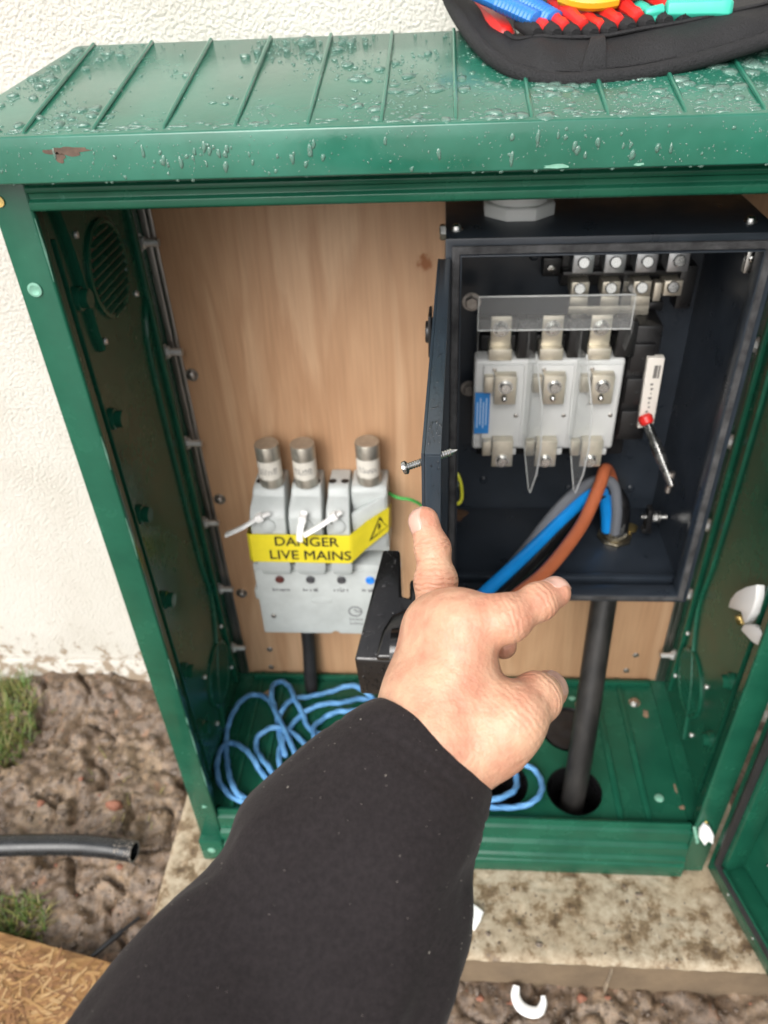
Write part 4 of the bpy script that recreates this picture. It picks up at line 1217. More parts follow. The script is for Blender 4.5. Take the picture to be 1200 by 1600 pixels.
# green earth wire running behind the steel box door to a white block
ew = thing('earth_wire', (-0.06, 0.26, 0.40), 'thin green earth wire running right from the cut-out', 'wire')
obj('wire', sweep(spline([(-0.090, 0.262, 0.505), (-0.075, 0.252, 0.503), (-0.055, 0.25, 0.500), (-0.040, 0.258, 0.48), (-0.038, 0.262, 0.44), (-0.039, 0.262, 0.36)], 6), 0.0024, 8), M_GRW, ew, smooth=True)
obj('connector_block', box(-0.048, -0.030, 0.256, 0.2825, 0.375, 0.425), M_WHITEP, ew, bevel=0.002)
# ================================================================== steel isolator enclosure
EX0, EX1, EY0, EY1, EZ0, EZ1 = -0.011, 0.287, 0.090, 0.2815, 0.463, 0.912
enc = thing('steel_enclosure', (0.14, 0.2, EZ0), 'dark anthracite steel box with its door open, mounted on the plywood', 'enclosure')
T_ = 0.002
obj('top_panel', box(EX0, EX1, EY0 + 0.0025, EY1, EZ1 - T_, EZ1), M_BOX, enc, bevel=0.0008)
obj('bottom_panel', box(EX0, EX1, EY0 + 0.0025, EY1, EZ0, EZ0 + T_), M_BOX, enc, bevel=0.0008)
for x in (EX0, EX1 - T_):
    obj('side_wall', box(x, x + T_, EY0 + 0.0025, EY1, EZ0 + T_ + 0.0002, EZ1 - T_ - 0.0002), M_BOX, enc)
obj('back_wall', box(EX0 + T_ + 0.0002, EX1 - T_ - 0.0002, EY1 - T_, EY1 - 0.0002, EZ0 + T_ + 0.0002, EZ1 - T_ - 0.0002), M_BOX, enc)
def rect_ring(x0, x1, z0, z1, w, y0, y1):
    o = [(x0, z0), (x1, z0), (x1, z1), (x0, z1)]; i = [(x0 + w, z0 + w), (x1 - w, z0 + w), (x1 - w, z1 - w), (x0 + w, z1 - w)]
    V = [(x, y, z) for y in (y0, y1) for x, z in o + i]
    F = []
    for k in range(4):
        j = (k + 1) % 4
        F += [(k, j, 4 + j, 4 + k), (8 + k, 12 + k, 12 + j, 8 + j), (k, 8 + k, 8 + j, j), (4 + k, 4 + j, 12 + j, 12 + k)]
    return V, F
obj('front_flange', rect_ring(EX0 - 0.0005, EX1 + 0.0005, EZ0 - 0.0005, EZ1 + 0.0005, 0.0135, EY0, EY0 + 0.0022), M_BOX, enc, bevel=0.0007)
obj('rain_lip', rect_ring(EX0 + 0.0133, EX1 - 0.0133, EZ0 + 0.0133, EZ1 - 0.0133, 0.0015, EY0 - 0.006, EY0 + 0.014), M_BOX, enc, bevel=0.0004)
obj('gasket', rect_ring(EX0 + 0.0055, EX1 - 0.0055, EZ0 + 0.0055, EZ1 - 0.0055, 0.0075, EY0 - 0.0042, EY0 - 0.0001), M_GASKET, enc, bevel=0.0012)
obj('inner_step', box(EX0 + 0.01, EX1 - 0.01, 0.118, 0.128, EZ0 + T_ + 0.0003, EZ0 + 0.014), M_BOX, enc, bevel=0.002)
# fixings on the enclosure
for x, y in ((-0.001, 0.118), (0.268, 0.122)):
    put('dome_screw', 'dome_screw', lambda: merge(rev((0, 0, 0), (0, 0, 1), [(0, 0.0062), (0.001, 0.0062)], 16), rev((0, 0, 0.001), (0, 0, 1), [(0, 0.0048), (0.003, 0.0042), (0.0048, 0.002)], 14)), M_STEEL, (x, y, EZ1), (0, 0, 1), enc)
put('side_nut', 'side_nut', lambda: rev((0, 0, 0), (0, 0, 1), [(0, 0.0075), (0.005, 0.0075), (0.006, 0.0062)], 6), M_STEEL, (EX0, 0.125, EZ1 - 0.004), (-1, 0, 0), enc)
gt = obj('gland_locknut', rev((0.0605, 0.172, EZ1), (0, 0, 1), [(0, 0.036), (0.0005, 0.0365), (0.0105, 0.0365), (0.012, 0.035)], 8, rot=0.39), M_WHITEP, enc, bevel=0.0012)
obj('conduit_stub', rev((0.0605, 0.172, EZ1 + 0.0121), (0, 0, 1), [(0, 0.029), (0.055, 0.029)], 32), M_WHITEP, gt, smooth=True)
for x, z in ((0.005, 0.52), (0.045, 0.515), (0.12, 0.518), (0.165, 0.50), (0.20, 0.502), (0.25, 0.50), (0.092, 0.83)):
    put('back_screw', 'back_screw', pan_screw(0.0055, 0.003, False), M_BOX if x < 0.16 else M_STEEL, (x, EY1 - T_, z), (0, -1, 0), enc)
for y in (0.112, 0.100):
    put('flange_screw', 'flange_screw', pan_screw(0.0034, 0.003), M_STEEL, (0.262, y + 0.012, EZ0 + 0.0022), (0, 0, 1), enc)
obj('hinge_tab', box(0.268, 0.278, 0.11, 0.118, 0.868, 0.889), M_STEEL, enc, bevel=0.001)
put('tab_screw', 'tab_screw', pan_screw(0.0035, 0.002), M_STEEL, (0.273, 0.1097, 0.882), (0, -1, 0), enc)
# earth stud with its clamp and brass tag, gland ring on the bottom
obj('earth_stud', merge(rev((0.249, 0.205, 0.507), (1, 0, 0), [(k * 0.0012, 0.0038 if k % 2 else 0.0033) for k in range(29)], 12), rev((0.263, 0.205, 0.507), (1, 0, 0), [(0, 0.0078), (0.006, 0.0078)], 6), rev((0.271, 0.205, 0.507), (1, 0, 0), [(0, 0.0088), (0.0015, 0.0088)], 16)), M_STEEL, enc, smooth=True)
obj('earth_clamp', merge(box(0.2555, 0.2625, 0.197, 0.213, 0.485, 0.522), box(0.2530, 0.2650, 0.199, 0.211, 0.483, 0.490)), M_BLACKP, enc, bevel=0.0012)
tg = [(0.236 + 0.010 * math.cos(a), 0.222 + 0.010 * math.sin(a)) for a in np.linspace(0.2, 5.2, 14)]
obj('brass_tag', prism([(x + 0.01, y + 0.006, EZ0 + 0.0065) for x, y in tg], (0, 0, 0.0015)), M_GOLD, enc, bevel=0.0003)
obj('gland_ring', merge(rev((0.2215, 0.2145, EZ0 + T_), (0, 0, 1), [(0, 0.0235), (0.0035, 0.0235), (0.0042, 0.022)], 8), rev((0.2215, 0.2145, EZ0 + 0.0062), (0, 0, 1), [(0, 0.0185), (0.005, 0.0180), (0.005, 0.0155), (0, 0.0150)], 24)), mat('gland_metal', (0.42, 0.37, 0.27), 0.38, metal=1, vary=0.4, vscale=60), enc, bevel=0.0005)
obj('gland_body', rev((0.2215, 0.2145, EZ0 - 0.002), (0, 0, -1), [(0, 0.021), (0.010, 0.021), (0.011, 0.018), (0.028, 0.017)], 20), M_BLACKP, enc, smooth=True)
obj('chafed_patch', prism([(0.010 + 0.018 * math.cos(a) * (0.7 + 0.3 * math.sin(3 * a)), 0.262 + 0.014 * math.sin(a), EZ0 + T_ + 0.0001) for a in np.linspace(0, 5.9, 14)], (0, 0, 0.0005)), mat('rusty_dust', (0.16, 0.085, 0.045), 0.9, vary=0.7, vscale=150), enc)

# enclosure door, opened towards the viewer
hd0 = Vector((-0.0125, 0.086, 0)); hd1 = Vector((-0.0205, -0.2445, 0))
eu = (hd1 - hd0).normalized(); en = Vector((eu.y, -eu.x, 0))           # en points to the left (outer face)
if en.x > 0: en = -en
ELEN = (hd1 - hd0).length
def ept(u, n, z): return hd0 + eu * u + en * n + Vector((0, 0, z))
def ebox(u0, u1, n0, n1, z0, z1):
    return [tuple(ept(u, n, z)) for z in (z0, z1) for n in (n0, n1) for u in (u0, u1)], box(0, 1, 0, 1, 0, 1)[1]
EDZ0, EDZ1 = 0.460, 0.896
ed = obj('door', ebox(0, ELEN, 0.0040, 0.0058, EDZ0, EDZ1), M_DOOR, enc)
tag(ed, 'grey steel door of the dark box seen edge-on')
obj('door_return', ebox(0, ELEN - 0.0003, -0.0058, 0.0039, EDZ1 - 0.0018, EDZ1 - 0.0001), M_DOOR, ed, bevel=0.0006)
obj('door_return', ebox(0, ELEN - 0.0003, -0.0058, 0.0039, EDZ0, EDZ0 + 0.0018), M_DOOR, ed)
obj('door_return', ebox(ELEN - 0.0022, ELEN - 0.0001, -0.0058, 0.0039, EDZ0 + 0.0019, EDZ1 - 0.0016), M_DOOR, ed, bevel=0.0006)
obj('door_return', ebox(0.0, 0.0018, -0.0058, 0.0039, EDZ0 + 0.0019, EDZ1 - 0.0019), M_DOOR, ed)
obj('door_gasket', merge(ebox(0.012, ELEN - 0.010, -0.0046, 0.0038, EDZ1 - 0.016, EDZ1 - 0.006), ebox(ELEN - 0.018, ELEN - 0.008, -0.0046, 0.0038, EDZ0 + 0.02, EDZ1 - 0.0165)), M_GASKET, ed, bevel=0.001)
its = []
for k in range(150):
    u = random.uniform(0.2, 1) ** 0.6 * ELEN * 0.97; r = random.uniform(0.0003, 0.0011)
    its.append((ept(u, random.uniform(-0.0048, 0.0034), EDZ1 - 0.0001), Vector((0, 0, 1)), Vector((0, 1, 0)), r, r * random.uniform(0.8, 1.5), r * 0.5, random.uniform(0, 6)))
for k in range(50):
    z = random.uniform(0.70, EDZ1 - 0.004); r = random.uniform(0.0003, 0.0009)
    its.append((ept(ELEN - 0.0001, random.uniform(-0.005, 0.003), z), eu, Vector((0, 0, 1)), r, r * 1.3, r * 0.5, random.uniform(0, 6)))
tag(obj('rain_drops', drop_mesh(its, 8), M_WATERC, ed, smooth=True, angle=180), kind='stuff')
# lock knob high on the outer face
lk = obj('lock_knob', merge(rev(ept(0.040, 0.0059, 0.842), en, [(0, 0.013), (0.004, 0.013), (0.005, 0.0105), (0.010, 0.010)], 20), ebox(0.027, 0.053, 0.010, 0.013, 0.822, 0.862)), M_BLACKP, ed, bevel=0.001)
# rotary handle on the outer face
HO = [Vector(p) for p in HANDLE_OUT]
nrmh = Vector((0, -0.40, 0.917))
hnd = obj('rotary_handle', prism([tuple(p) for p in HO], (0.002, 0.004, -0.052)), M_HANDLE, ed, bevel=0.0028, seg=3)
tag(hnd, 'wet black two-pronged handle sticking out of the steel door')
HS = [Vector(p) for p in HANDLE_SCOOP]
obj('grip_ridge', prism([tuple(p + nrmh * 0.0072) for p in HS], tuple(-nrmh * 0.0100)), M_HANDLE, hnd, bevel=0.0035, seg=4)
obj('handle_base', rev(ept(0.235, 0.0060, 0.625), en, [(0, 0.034), (0.006, 0.034), (0.008, 0.031), (0.016, 0.022), (0.034, 0.020)], 28), M_HANDLE, hnd, smooth=True)
its = []
hn_ = (HO[1] - HO[0]).cross(HO[7] - HO[0]).normalized()
if hn_.z < 0: hn_ = -hn_
hup = (HO[1] - HO[0]).normalized()
for k in range(120):
    a, b = random.random(), random.random()
    p = HO[0].lerp(HO[7], a * 0.55).lerp(HO[1].lerp(HO[2], a), b)
    r = random.uniform(0.0003, 0.0010) if random.random() < 0.85 else random.uniform(0.001, 0.0024)
    its.append((p + hn_ * 0.0002, hn_, hup, r * random.uniform(0.8, 1.6), r * random.uniform(0.8, 1.6), r * 0.45, random.uniform(0, 6)))
for k in range(60):
    p = HO[0].lerp(HO[7], random.uniform(0.05, 0.6)) + Vector((0, -0.0001, 0)) + Vector((0.002, 0.004, -0.052)) * random.uniform(0.12, 0.9)
    r = random.uniform(0.0004, 0.0014)
    its.append((p, Vector((0, -1, -0.1)).normalized(), Vector((0, -0.1, 1)).normalized(), r, r * 1.4, r * 0.5, random.uniform(0, 6)))
tag(obj('rain_drops', drop_mesh(its, 8), M_WATERC, hnd, smooth=True, angle=180), kind='stuff')
# earth bonding wire inside the door hinge
bw = thing('bonding_wire', (0.0, 0.10, 0.63), 'short green and yellow bonding wire by the box door hinge', 'wire')
def enc_pt(px, Y):  # unused helper kept simple
    return None
obj('wire', sweep(spline([(0.001, 0.115, 0.634), (0.004, 0.108, 0.641), (0.0085, 0.105, 0.628), (0.0095, 0.104, 0.610), (0.005, 0.100, 0.605), (-0.001, 0.097, 0.613)], 6), 0.0022, 8), M_GY, bw, smooth=True)
obj('crimp', sweep([(-0.001, 0.097, 0.613), (-0.0015, 0.097, 0.628)], 0.0032, 10), M_BLUEB, bw, smooth=True)
obj('stud', rev((-0.003, 0.100, 0.638), (0.5, -1, 0), [(0, 0.0035), (0.006, 0.0035), (0.006, 0.0055), (0.010, 0.0055), (0.011, 0.004)], 10), M_STEEL, bw, smooth=True)
obj('red_cap', rev((-0.0035, 0.100, 0.648), (0.3, -1, 0), [(0, 0.0035), (0.006, 0.0035), (0.007, 0.002)], 10), M_RED, bw, smooth=True)

# loose screw resting in the corner of the door
A_ = Vector((-0.0375, -0.2415, 0.8836)); B_ = Vector((-0.0050, -0.2415, 0.8968))
dS = (B_ - A_).normalized(); Ls = (B_ - A_).length
pr = [(0, 0.0022), (0.0004, 0.0040), (0.0024, 0.0042), (0.0030, 0.0034)]
s_ = 0.0029; k = 0
while s_ < Ls - 0.004:
    pr.append((s_, 0.0024 if k % 2 else 0.0019)); s_ += 0.0008; k += 1
pr += [(Ls - 0.003, 0.0013), (Ls - 0.0012, 0.0008), (Ls, 0.0001)]
lsc = obj('loose_screw', rev(A_, dS, pr, 12), M_STEEL, smooth=True, angle=60)
tag(lsc, 'long silver screw lying across the top corner of the steel door', 'screw')

# ================================================================== switch inside the enclosure
sw = thing('fuse_switch', (0.11, 0.24, 0.60), 'white and black three-pole switch under clear covers in the steel box', 'switch')
obj('rear_block', box(0.030, 0.214, 0.218, 0.2790, 0.596, 0.760), M_BLACKP, sw, bevel=0.003)
obj('drive_block', merge(box(0.199, 0.233, 0.205, 0.2785, 0.625, 0.775), box(0.2145, 0.240, 0.245, 0.2780, 0.775, 0.786)), M_BLACKP, sw, bevel=0.003)
for z0 in (0.652, 0.695, 0.738):
    obj('drive_cover', box(0.200, 0.2265, 0.1975, 0.2045, z0 - 0.016, z0 + 0.018), M_BLACKP, sw, bevel=0.0015)
    put('cover_screw', 'cover_screw', pan_screw(0.0022, 0.0015), M_INK, (0.2135, 0.1974, z0), (0, -1, 0), sw)
body = obj('front_body', box(0.0235, 0.1935, 0.190, 0.2175, 0.622, 0.742), M_WHITEP, sw, bevel=0.004, seg=3)
for x in (0.058, 0.114, 0.168):
    obj('pole_cover', box(x - 0.0245, x + 0.0225, 0.186, 0.1895, 0.628, 0.737), M_WHITEP, body, bevel=0.002)
    obj('pole_foot', box(x - 0.020, x + 0.020, 0.192, 0.216, 0.612, 0.6215), M_WHITEP, body, bevel=0.002)
    put('body_screw', 'body_screw', pan_screw(0.0026, 0.0012), M_STAIN, (x - 0.012, 0.1859, 0.732), (0, -1, 0), body)
    put('body_screw', 'body_screw', pan_screw(0.0018, 0.0012), M_STAIN, (x + 0.016, 0.1859, 0.672), (0, -1, 0), body)
obj('rating_sticker', box(0.0250, 0.0425, 0.1848, 0.1858, 0.648, 0.703), M_STICK, sw)
ln = []
for k in range(4):
    ln.append(box(0.0275 + 0.0035 * k, 0.0288 + 0.0035 * k, 0.1845, 0.1849, 0.656 + 0.004 * (k % 2), 0.696 - 0.005 * ((k + 1) % 2)))
obj('sticker_print', merge(*ln), mat('sticker_print', (0.45, 0.6, 0.8), 0.5), sw)
def jaw(x, z, lower):
    t = obj('fuse_contact', merge(box(x - 0.0125, x + 0.0125, 0.172, 0.1745, z - 0.021, z + 0.015), box(x - 0.0125, x + 0.0125, 0.1746, 0.1858, z + 0.0125, z + 0.015), box(x - 0.024, x - 0.0135, 0.176, 0.1858, z - 0.008, z + 0.012)), M_BRASS, sw, bevel=0.0008)
    zs = z - 0.012 if lower else z + 0.002
    put('contact_screw', 'contact_screw', lambda: merge(rev((0, 0, 0), (0, 0, 1), [(0, 0.0085), (0.0012, 0.0085)], 18), rev((0, 0, 0.0012), (0, 0, 1), [(0, 0.0062), (0.0035, 0.0062), (0.0045, 0.0052)], 14), box(-0.0055, 0.0055, -0.0008, 0.0008, 0.0044, 0.0048)), M_STEEL, (x, 0.1719, zs), (0, -1, 0.1), t, roll=x * 40)
    if not lower:
        put('contact_nose', 'contact_nose', lambda: rev((0, 0, 0), (0, 0, 1), [(0, 0.0035), (0.004, 0.0032), (0.006, 0.0015)], 12), M_STEEL, (x - 0.001, 0.172, zs - 0.013), (0, -1, -0.3), t)
for x in (0.0585, 0.1135, 0.1675):
    jaw(x, 0.7155, False)
for x in (0.0595, 0.1115, 0.1655):
    jaw(x, 0.6295, True)
# upper terminals behind the clear cover
for x in (0.052, 0.109, 0.162):
    tb = obj('line_terminal', merge(box(x - 0.013, x + 0.013, 0.188, 0.2175, 0.7425, 0.756), box(x - 0.0115, x + 0.0115, 0.196, 0.199, 0.756, 0.792)), M_BRASS, sw, bevel=0.0008)
    obj('terminal_base', box(x - 0.017, x + 0.014, 0.1925, 0.2175, 0.7425, 0.7555), M_WHITEP, tb, bevel=0.002) if False else None
    put('terminal_bolt', 'terminal_bolt', lambda: merge(rev((0, 0, 0), (0, 0, 1), [(0, 0.0095), (0.0015, 0.0095)], 18), rev((0, 0, 0.0015), (0, 0, 1), [(0, 0.007), (0.005, 0.007), (0.006, 0.006)], 6)), M_STEEL, (x, 0.1958, 0.778), (0, -1, 0), tb)
    obj('barrier', box(x + 0.018, x + 0.040, 0.192, 0.2175, 0.7425, 0.786), M_BLACKP, sw, bevel=0.002)
put('fixing_bolt', 'fixing_bolt', hex_bolt(0.008, 0.006, 0.003, 0, True), M_STAIN, (0.020, 0.240, 0.792), (0, -1, 0), sw)
put('fixing_bolt', 'fixing_bolt', hex_bolt(0.008, 0.006, 0.003, 0, True), M_STAIN, (0.021, 0.262, 0.668), (0, -1, 0), sw)
# clear covers: front sheet with stepped ledge, side cheek and two pointed phase barriers
cs = obj('clear_cover', merge(box(0.0240, 0.1860, 0.1640, 0.1655, 0.790, 0.8285), box(0.0240, 0.1860, 0.1660, 0.1890, 0.7895, 0.7910)), M_CLEAR, sw)
tag(cs, 'clear plastic terminal cover')
obj('cover_edge', merge(box(0.0240, 0.1860, 0.1627, 0.1639, 0.8272, 0.8288), box(0.0240, 0.1860, 0.1627, 0.1639, 0.7896, 0.7910), box(0.0238, 0.0248, 0.1627, 0.1639, 0.7913, 0.8271), box(0.1852, 0.1862, 0.1627, 0.1639, 0.7913, 0.8271)), mat('frosted_edge', (0.55, 0.56, 0.55), 0.25), cs, bevel=0.0004)
obj('clear_cheek', prism([(0.1868, 0.163, 0.828), (0.1868, 0.230, 0.828), (0.1868, 0.230, 0.762), (0.1868, 0.180, 0.758), (0.1868, 0.163, 0.785)], (0.0014, 0, 0)), M_CLEAR, sw)
for x in (0.0245, 0.0795, 0.1350):
    obj('clear_rib', box(x, x + 0.0013, 0.1665, 0.2100, 0.7565, 0.7890), M_CLEAR, sw)
for x in (0.0835, 0.1385):
    prof = [(0.1855, 0.757), (0.172, 0.757), (0.150, 0.700), (0.146, 0.650), (0.150, 0.612), (0.160, 0.578), (0.164, 0.580), (0.1855, 0.645)]
    sh = lambda y: x + (0.1855 - y) * 0.42
    ph = obj('phase_barrier', prism([(sh(y), y, z) for y, z in prof], (0.0016, 0, 0)), M_CLEAR, sw)
    obj('barrier_edge', sweep([Vector((sh(y) + 0.0008, y, z)) for y, z in prof[1:6]], 0.0010, 6), MATS['frosted_edge'], ph, smooth=True)
    obj('barrier_edge', sweep([Vector((sh(y) + 0.0008, y, z)) for y, z in prof[5:8]], 0.0007, 6), MATS['frosted_edge'], ph, smooth=True)
# label plate and operating shaft
lp = obj('rating_plate', prism([(0.2175, 0.1920, 0.742), (0.2365, 0.1920, 0.742), (0.2380, 0.1915, 0.655), (0.2200, 0.1915, 0.650)], (0, 0.010, 0)), M_LABEL, sw, bevel=0.001)
pl = [box(0.2265, 0.2305, 0.1912, 0.1916, 0.717, 0.733), box(0.2315, 0.2335, 0.1912, 0.1916, 0.717, 0.733)]
for k in range(7):
    pl.append(box(0.2255 + 0.001 * (k % 3), 0.2285 + 0.001 * (k % 2), 0.1911, 0.1915, 0.708 - 0.006 * k, 0.7105 - 0.006 * k))
obj('plate_print', merge(*pl), mat('plate_print', (0.16, 0.15, 0.14), 0.6), lp)
S0 = Vector((0.2260, 0.189, 0.666)); S1 = Vector((0.2555, 0.140, 0.6055))
dsh = (S1 - S0).normalized()
obj('shaft_collar', rev(S0 - dsh * 0.004, dsh, [(0, 0.0065), (0.003, 0.0085), (0.010, 0.0080), (0.012, 0.0060)], 16), M_RED, sw, smooth=True)
LS = (S1 - S0).length
obj('operating_shaft', rev(S0 + dsh * 0.008, dsh, [(0, 0.0058), (0.020, 0.0058), (0.022, 0.0070), (0.030, 0.0074), (LS - 0.020, 0.0062), (LS - 0.012, 0.0052), (LS - 0.006, 0.0054), (LS - 0.004, 0.0036)], 6), M_STEEL, sw, bevel=0.0004)
obj('shaft_clip', merge(cyl(S1 + Vector((-0.001, 0.004, -0.014)), S1 + Vector((0.0, 0.004, 0.014)), 0.0035, n=10)), M_STAIN, sw, smooth=True)

# ------------------------------------------------------------------ neutral terminal block
nt_ = thing('terminal_block', (0.19, 0.26, 0.775), 'silver four-way terminal block in the top of the steel box', 'terminal block')
obj('rail', merge(box(0.122, 0.262, 0.262, 0.2790, 0.800, 0.842), box(0.122, 0.262, 0.246, 0.2615, 0.8165, 0.8225)), M_BLACKP, nt_, bevel=0.0015)
obj('rail_end', box(0.250, 0.268, 0.238, 0.2615, 0.780, 0.830), M_BLACKP, nt_, bevel=0.002)
put('rail_screw', 'rail_screw', pan_screw(0.0045, 0.003), M_STEEL, (0.110, 0.262, 0.822), (0, -1, 0), nt_)
obj('rail_foot', box(0.101, 0.1215, 0.262, 0.2790, 0.812, 0.833), M_BLACKP, nt_, bevel=0.001)
for k, x in enumerate((0.141, 0.1755, 0.2095, 0.2435)):
    ub = obj('clamp', box(x - 0.0115, x + 0.0115, 0.232, 0.2615, 0.8255, 0.847), mat('bright_plate', (0.60, 0.62, 0.64), 0.38, metal=0.8, vary=0.3, vscale=50), nt_, bevel=0.0012)
    put('clamp_screw', 'clamp_screw', lambda: merge(rev((0, 0, 0), (0, 0, 1), [(0, 0.0066), (0.003, 0.0066), (0.004, 0.0055)], 16), box(-0.0055, 0.0055, -0.0007, 0.0007, 0.0039, 0.0043)), M_STEEL, (x, 0.2319, 0.838), (0, -1, 0.25), ub, roll=0.5 + k)
    lb = obj('clamp', box(x - 0.0100, x + 0.0100, 0.234, 0.2610, 0.7975, 0.8150), M_BRASS, nt_, bevel=0.0012)
    put('clamp_screw', 'clamp_screw', None, M_STEEL, (x - 0.001, 0.2339, 0.808), (0, -1, 0.25), lb, roll=1.1 * k)
obj('link_bar', merge(box(0.1305, 0.2205, 0.2335, 0.2365, 0.7755, 0.7865), box(0.1310, 0.1510, 0.2336, 0.2364, 0.7866, 0.7974), box(0.1655, 0.1855, 0.2336, 0.2364, 0.7866, 0.7974), box(0.1995, 0.2200, 0.2336, 0.2364, 0.7866, 0.7974)), M_BRASS, nt_, bevel=0.0006)
obj('link_stub', box(0.2235, 0.2320, 0.236, 0.2500, 0.7905, 0.812), M_BRASS, nt_, bevel=0.001)

# ------------------------------------------------------------------ armoured cable with its four cores
cb_ = thing('armoured_cable', (0.19, 0.07, 0.03), 'black cable rising from the floor duct, coloured cores bent out of the box', 'cable')
obj('sheath', sweep(spline([(0.184, 0.060, 0.010), (0.188, 0.068, 0.09), (0.196, 0.100, 0.20), (0.206, 0.148, 0.31), (0.216, 0.192, 0.40), (0.2205, 0.212, 0.450)], 8), 0.0178, 20), M_SHEATH, cb_, smooth=True)
for nm, pts, r, m_ in (('core', CORE_BROWN, 0.0078, M_BROWNC), ('core', CORE_BLUE, 0.0080, M_BLUEC), ('core', CORE_GREY, 0.0072, M_GREYC), ('core', CORE_BLACK, 0.0080, M_BLACKC)):
    c_ = obj(nm, sweep(spline(pts, 8), r, 16), m_, cb_, smooth=True)
    tag(c_, {M_BROWNC: 'brown insulated core', M_BLUEC: 'blue insulated core', M_GREYC: 'grey insulated core', M_BLACKC: 'black insulated core'}[m_])
fz_ = []
for k in range(26):
    a = k / 26 * 6.283
    fz_.append(cyl((0.2215 + 0.0145 * math.cos(a), 0.2145 + 0.0145 * math.sin(a), 0.470), (0.2215 + 0.0125 * math.cos(a + 0.3), 0.2145 + 0.0125 * math.sin(a + 0.3), 0.470 + random.uniform(0.014, 0.030)), 0.0012, n=5))
obj('armour_wire', merge(*fz_), M_STEEL, cb_, smooth=True)

# ------------------------------------------------------------------ blue rope on the floor
rp = obj('blue_rope', sweep(spline(ROPE, 12), 0.0043, 12, lobes=3, lobe_amp=0.15, pitch=0.024), M_ROPE, smooth=True, angle=180)
tag(rp, 'loose coil of blue draw rope on the cabinet floor', 'rope')
# ================================================================== the person: left forearm and hand
per = thing('person', (-0.10, -0.55, 0.70), "person's left arm in a dark charcoal sleeve, hand with two fingers stretched out", 'person')
def seg_d(P, a, b, ra, rb, waist=0.0):
    a = np.array(a, np.float32); b = np.array(b, np.float32)
    ab = b - a
    t = np.clip(((P - a) @ ab) / float(ab @ ab), 0, 1)
    q = P - a - t[..., None] * ab
    return np.sqrt((q * q).sum(-1)) - (ra + t * (rb - ra)) * (1 - waist * np.sin(np.pi * t))
def smin(a, b, k):
    h = np.maximum(k - np.abs(a - b), 0) / k
    return np.minimum(a, b) - h * h * k * 0.25
def hand_sdf(P):
    d = None
    for a, ra, b, rb in HAND_BONES:
        s = seg_d(P, a, b, ra, rb)
        d = s if d is None else smin(d, s, 0.009)
    for nm, ch in HAND_FINGERS.items():
        f = None
        for (a, ra), (b, rb) in zip(ch[:-1], ch[1:]):
            s = seg_d(P, a, b, ra, rb, 0.07)
            f = s if f is None else smin(f, s, 0.0035)
        # slight swelling at the middle joint
        f = smin(f, np.sqrt(((P - np.array(ch[1][0], np.float32)) ** 2).sum(-1)) - ch[1][1] * 1.06, 0.004)
        d = smin(d, f, {'thumb': 0.006, 'index': 0.0045, 'pinky': 0.003}.get(nm, 0.004))
    # knuckle bumps and tendons on the back of the hand
    for (x, y, z), r in KNUCK:
        d = smin(d, np.sqrt(((P - np.array((x, y, z), np.float32)) ** 2).sum(-1)) - r, 0.010)
    return d
KNUCK = [(HAND_FINGERS['index'][0][0], 0.0136), (HAND_FINGERS['middle'][0][0], 0.0138), (HAND_FINGERS['ring'][0][0], 0.0128)]
h_ = 0.0011
lo = np.array((-0.078, -0.465, 0.797)); hi = np.array((0.062, -0.295, 0.932))
nn = np.ceil((hi - lo) / h_).astype(int)
gx, gy, gz_ = [(lo[i] + h_ * np.arange(nn[i])).astype(np.float32) for i in range(3)]
P = np.stack(np.meshgrid(gx, gy, gz_, indexing='ij'), -1)
D = hand_sdf(P)
def surface_nets(D, lo, h):
    s = D < 0
    nx, ny, nz = D.shape
    c = np.zeros((nx - 1, ny - 1, nz - 1), np.int8)
    for i in (0, 1):
        for j in (0, 1):
            for k in (0, 1):
                c += s[i:nx - 1 + i, j:ny - 1 + j, k:nz - 1 + k]
    act = (c > 0) & (c < 8)
    idx = -np.ones(act.shape, np.int64)
    cells = np.argwhere(act)
    idx[act] = np.arange(len(cells))
    acc = np.zeros((len(cells), 3)); cnt = np.zeros(len(cells))
    corners = [(i, j, k) for i in (0, 1) for j in (0, 1) for k in (0, 1)]
    for a in corners:
        for ax in range(3):
            if a[ax]: continue
            b = list(a); b[ax] = 1
            da = D[cells[:, 0] + a[0], cells[:, 1] + a[1], cells[:, 2] + a[2]]
            db = D[cells[:, 0] + b[0], cells[:, 1] + b[1], cells[:, 2] + b[2]]
            m = (da < 0) != (db < 0)
            t = np.where(m, da / (da - db + 1e-12), 0)
            p = np.array(a)[None, :] + t[:, None] * (np.array(b) - np.array(a))[None, :]
            acc[m] += p[m]; cnt[m] += 1
    V = (cells + acc / cnt[:, None]) * h + lo
    F = []
    for ax in range(3):
        sl0 = [slice(None)] * 3; sl1 = [slice(None)] * 3
        sl0[ax] = slice(0, -1); sl1[ax] = slice(1, None)
        ch = s[tuple(sl0)] != s[tuple(sl1)]
        e = np.argwhere(ch)
        o1, o2 = [(1, 2), (2, 0), (0, 1)][ax]
        e = e[(e[:, o1] > 0) & (e[:, o2] > 0)]
        e = e[(e[:, 0] < nx - 1) & (e[:, 1] < ny - 1) & (e[:, 2] < nz - 1)]
        def at_(d1, d2):
            q = e.copy(); q[:, o1] -= d1; q[:, o2] -= d2
            return idx[q[:, 0], q[:, 1], q[:, 2]]
        quad = np.stack([at_(1, 1), at_(0, 1), at_(0, 0), at_(1, 0)], 1)
        flip = ~s[e[:, 0], e[:, 1], e[:, 2]]
        quad[flip] = quad[flip][:, ::-1]
        F.append(quad)
    return V, np.concatenate(F)
HV, HF = surface_nets(D, lo, h_)
ho = np.array((-0.0, -0.40, 0.86))
me = bpy.data.meshes.new('hand')
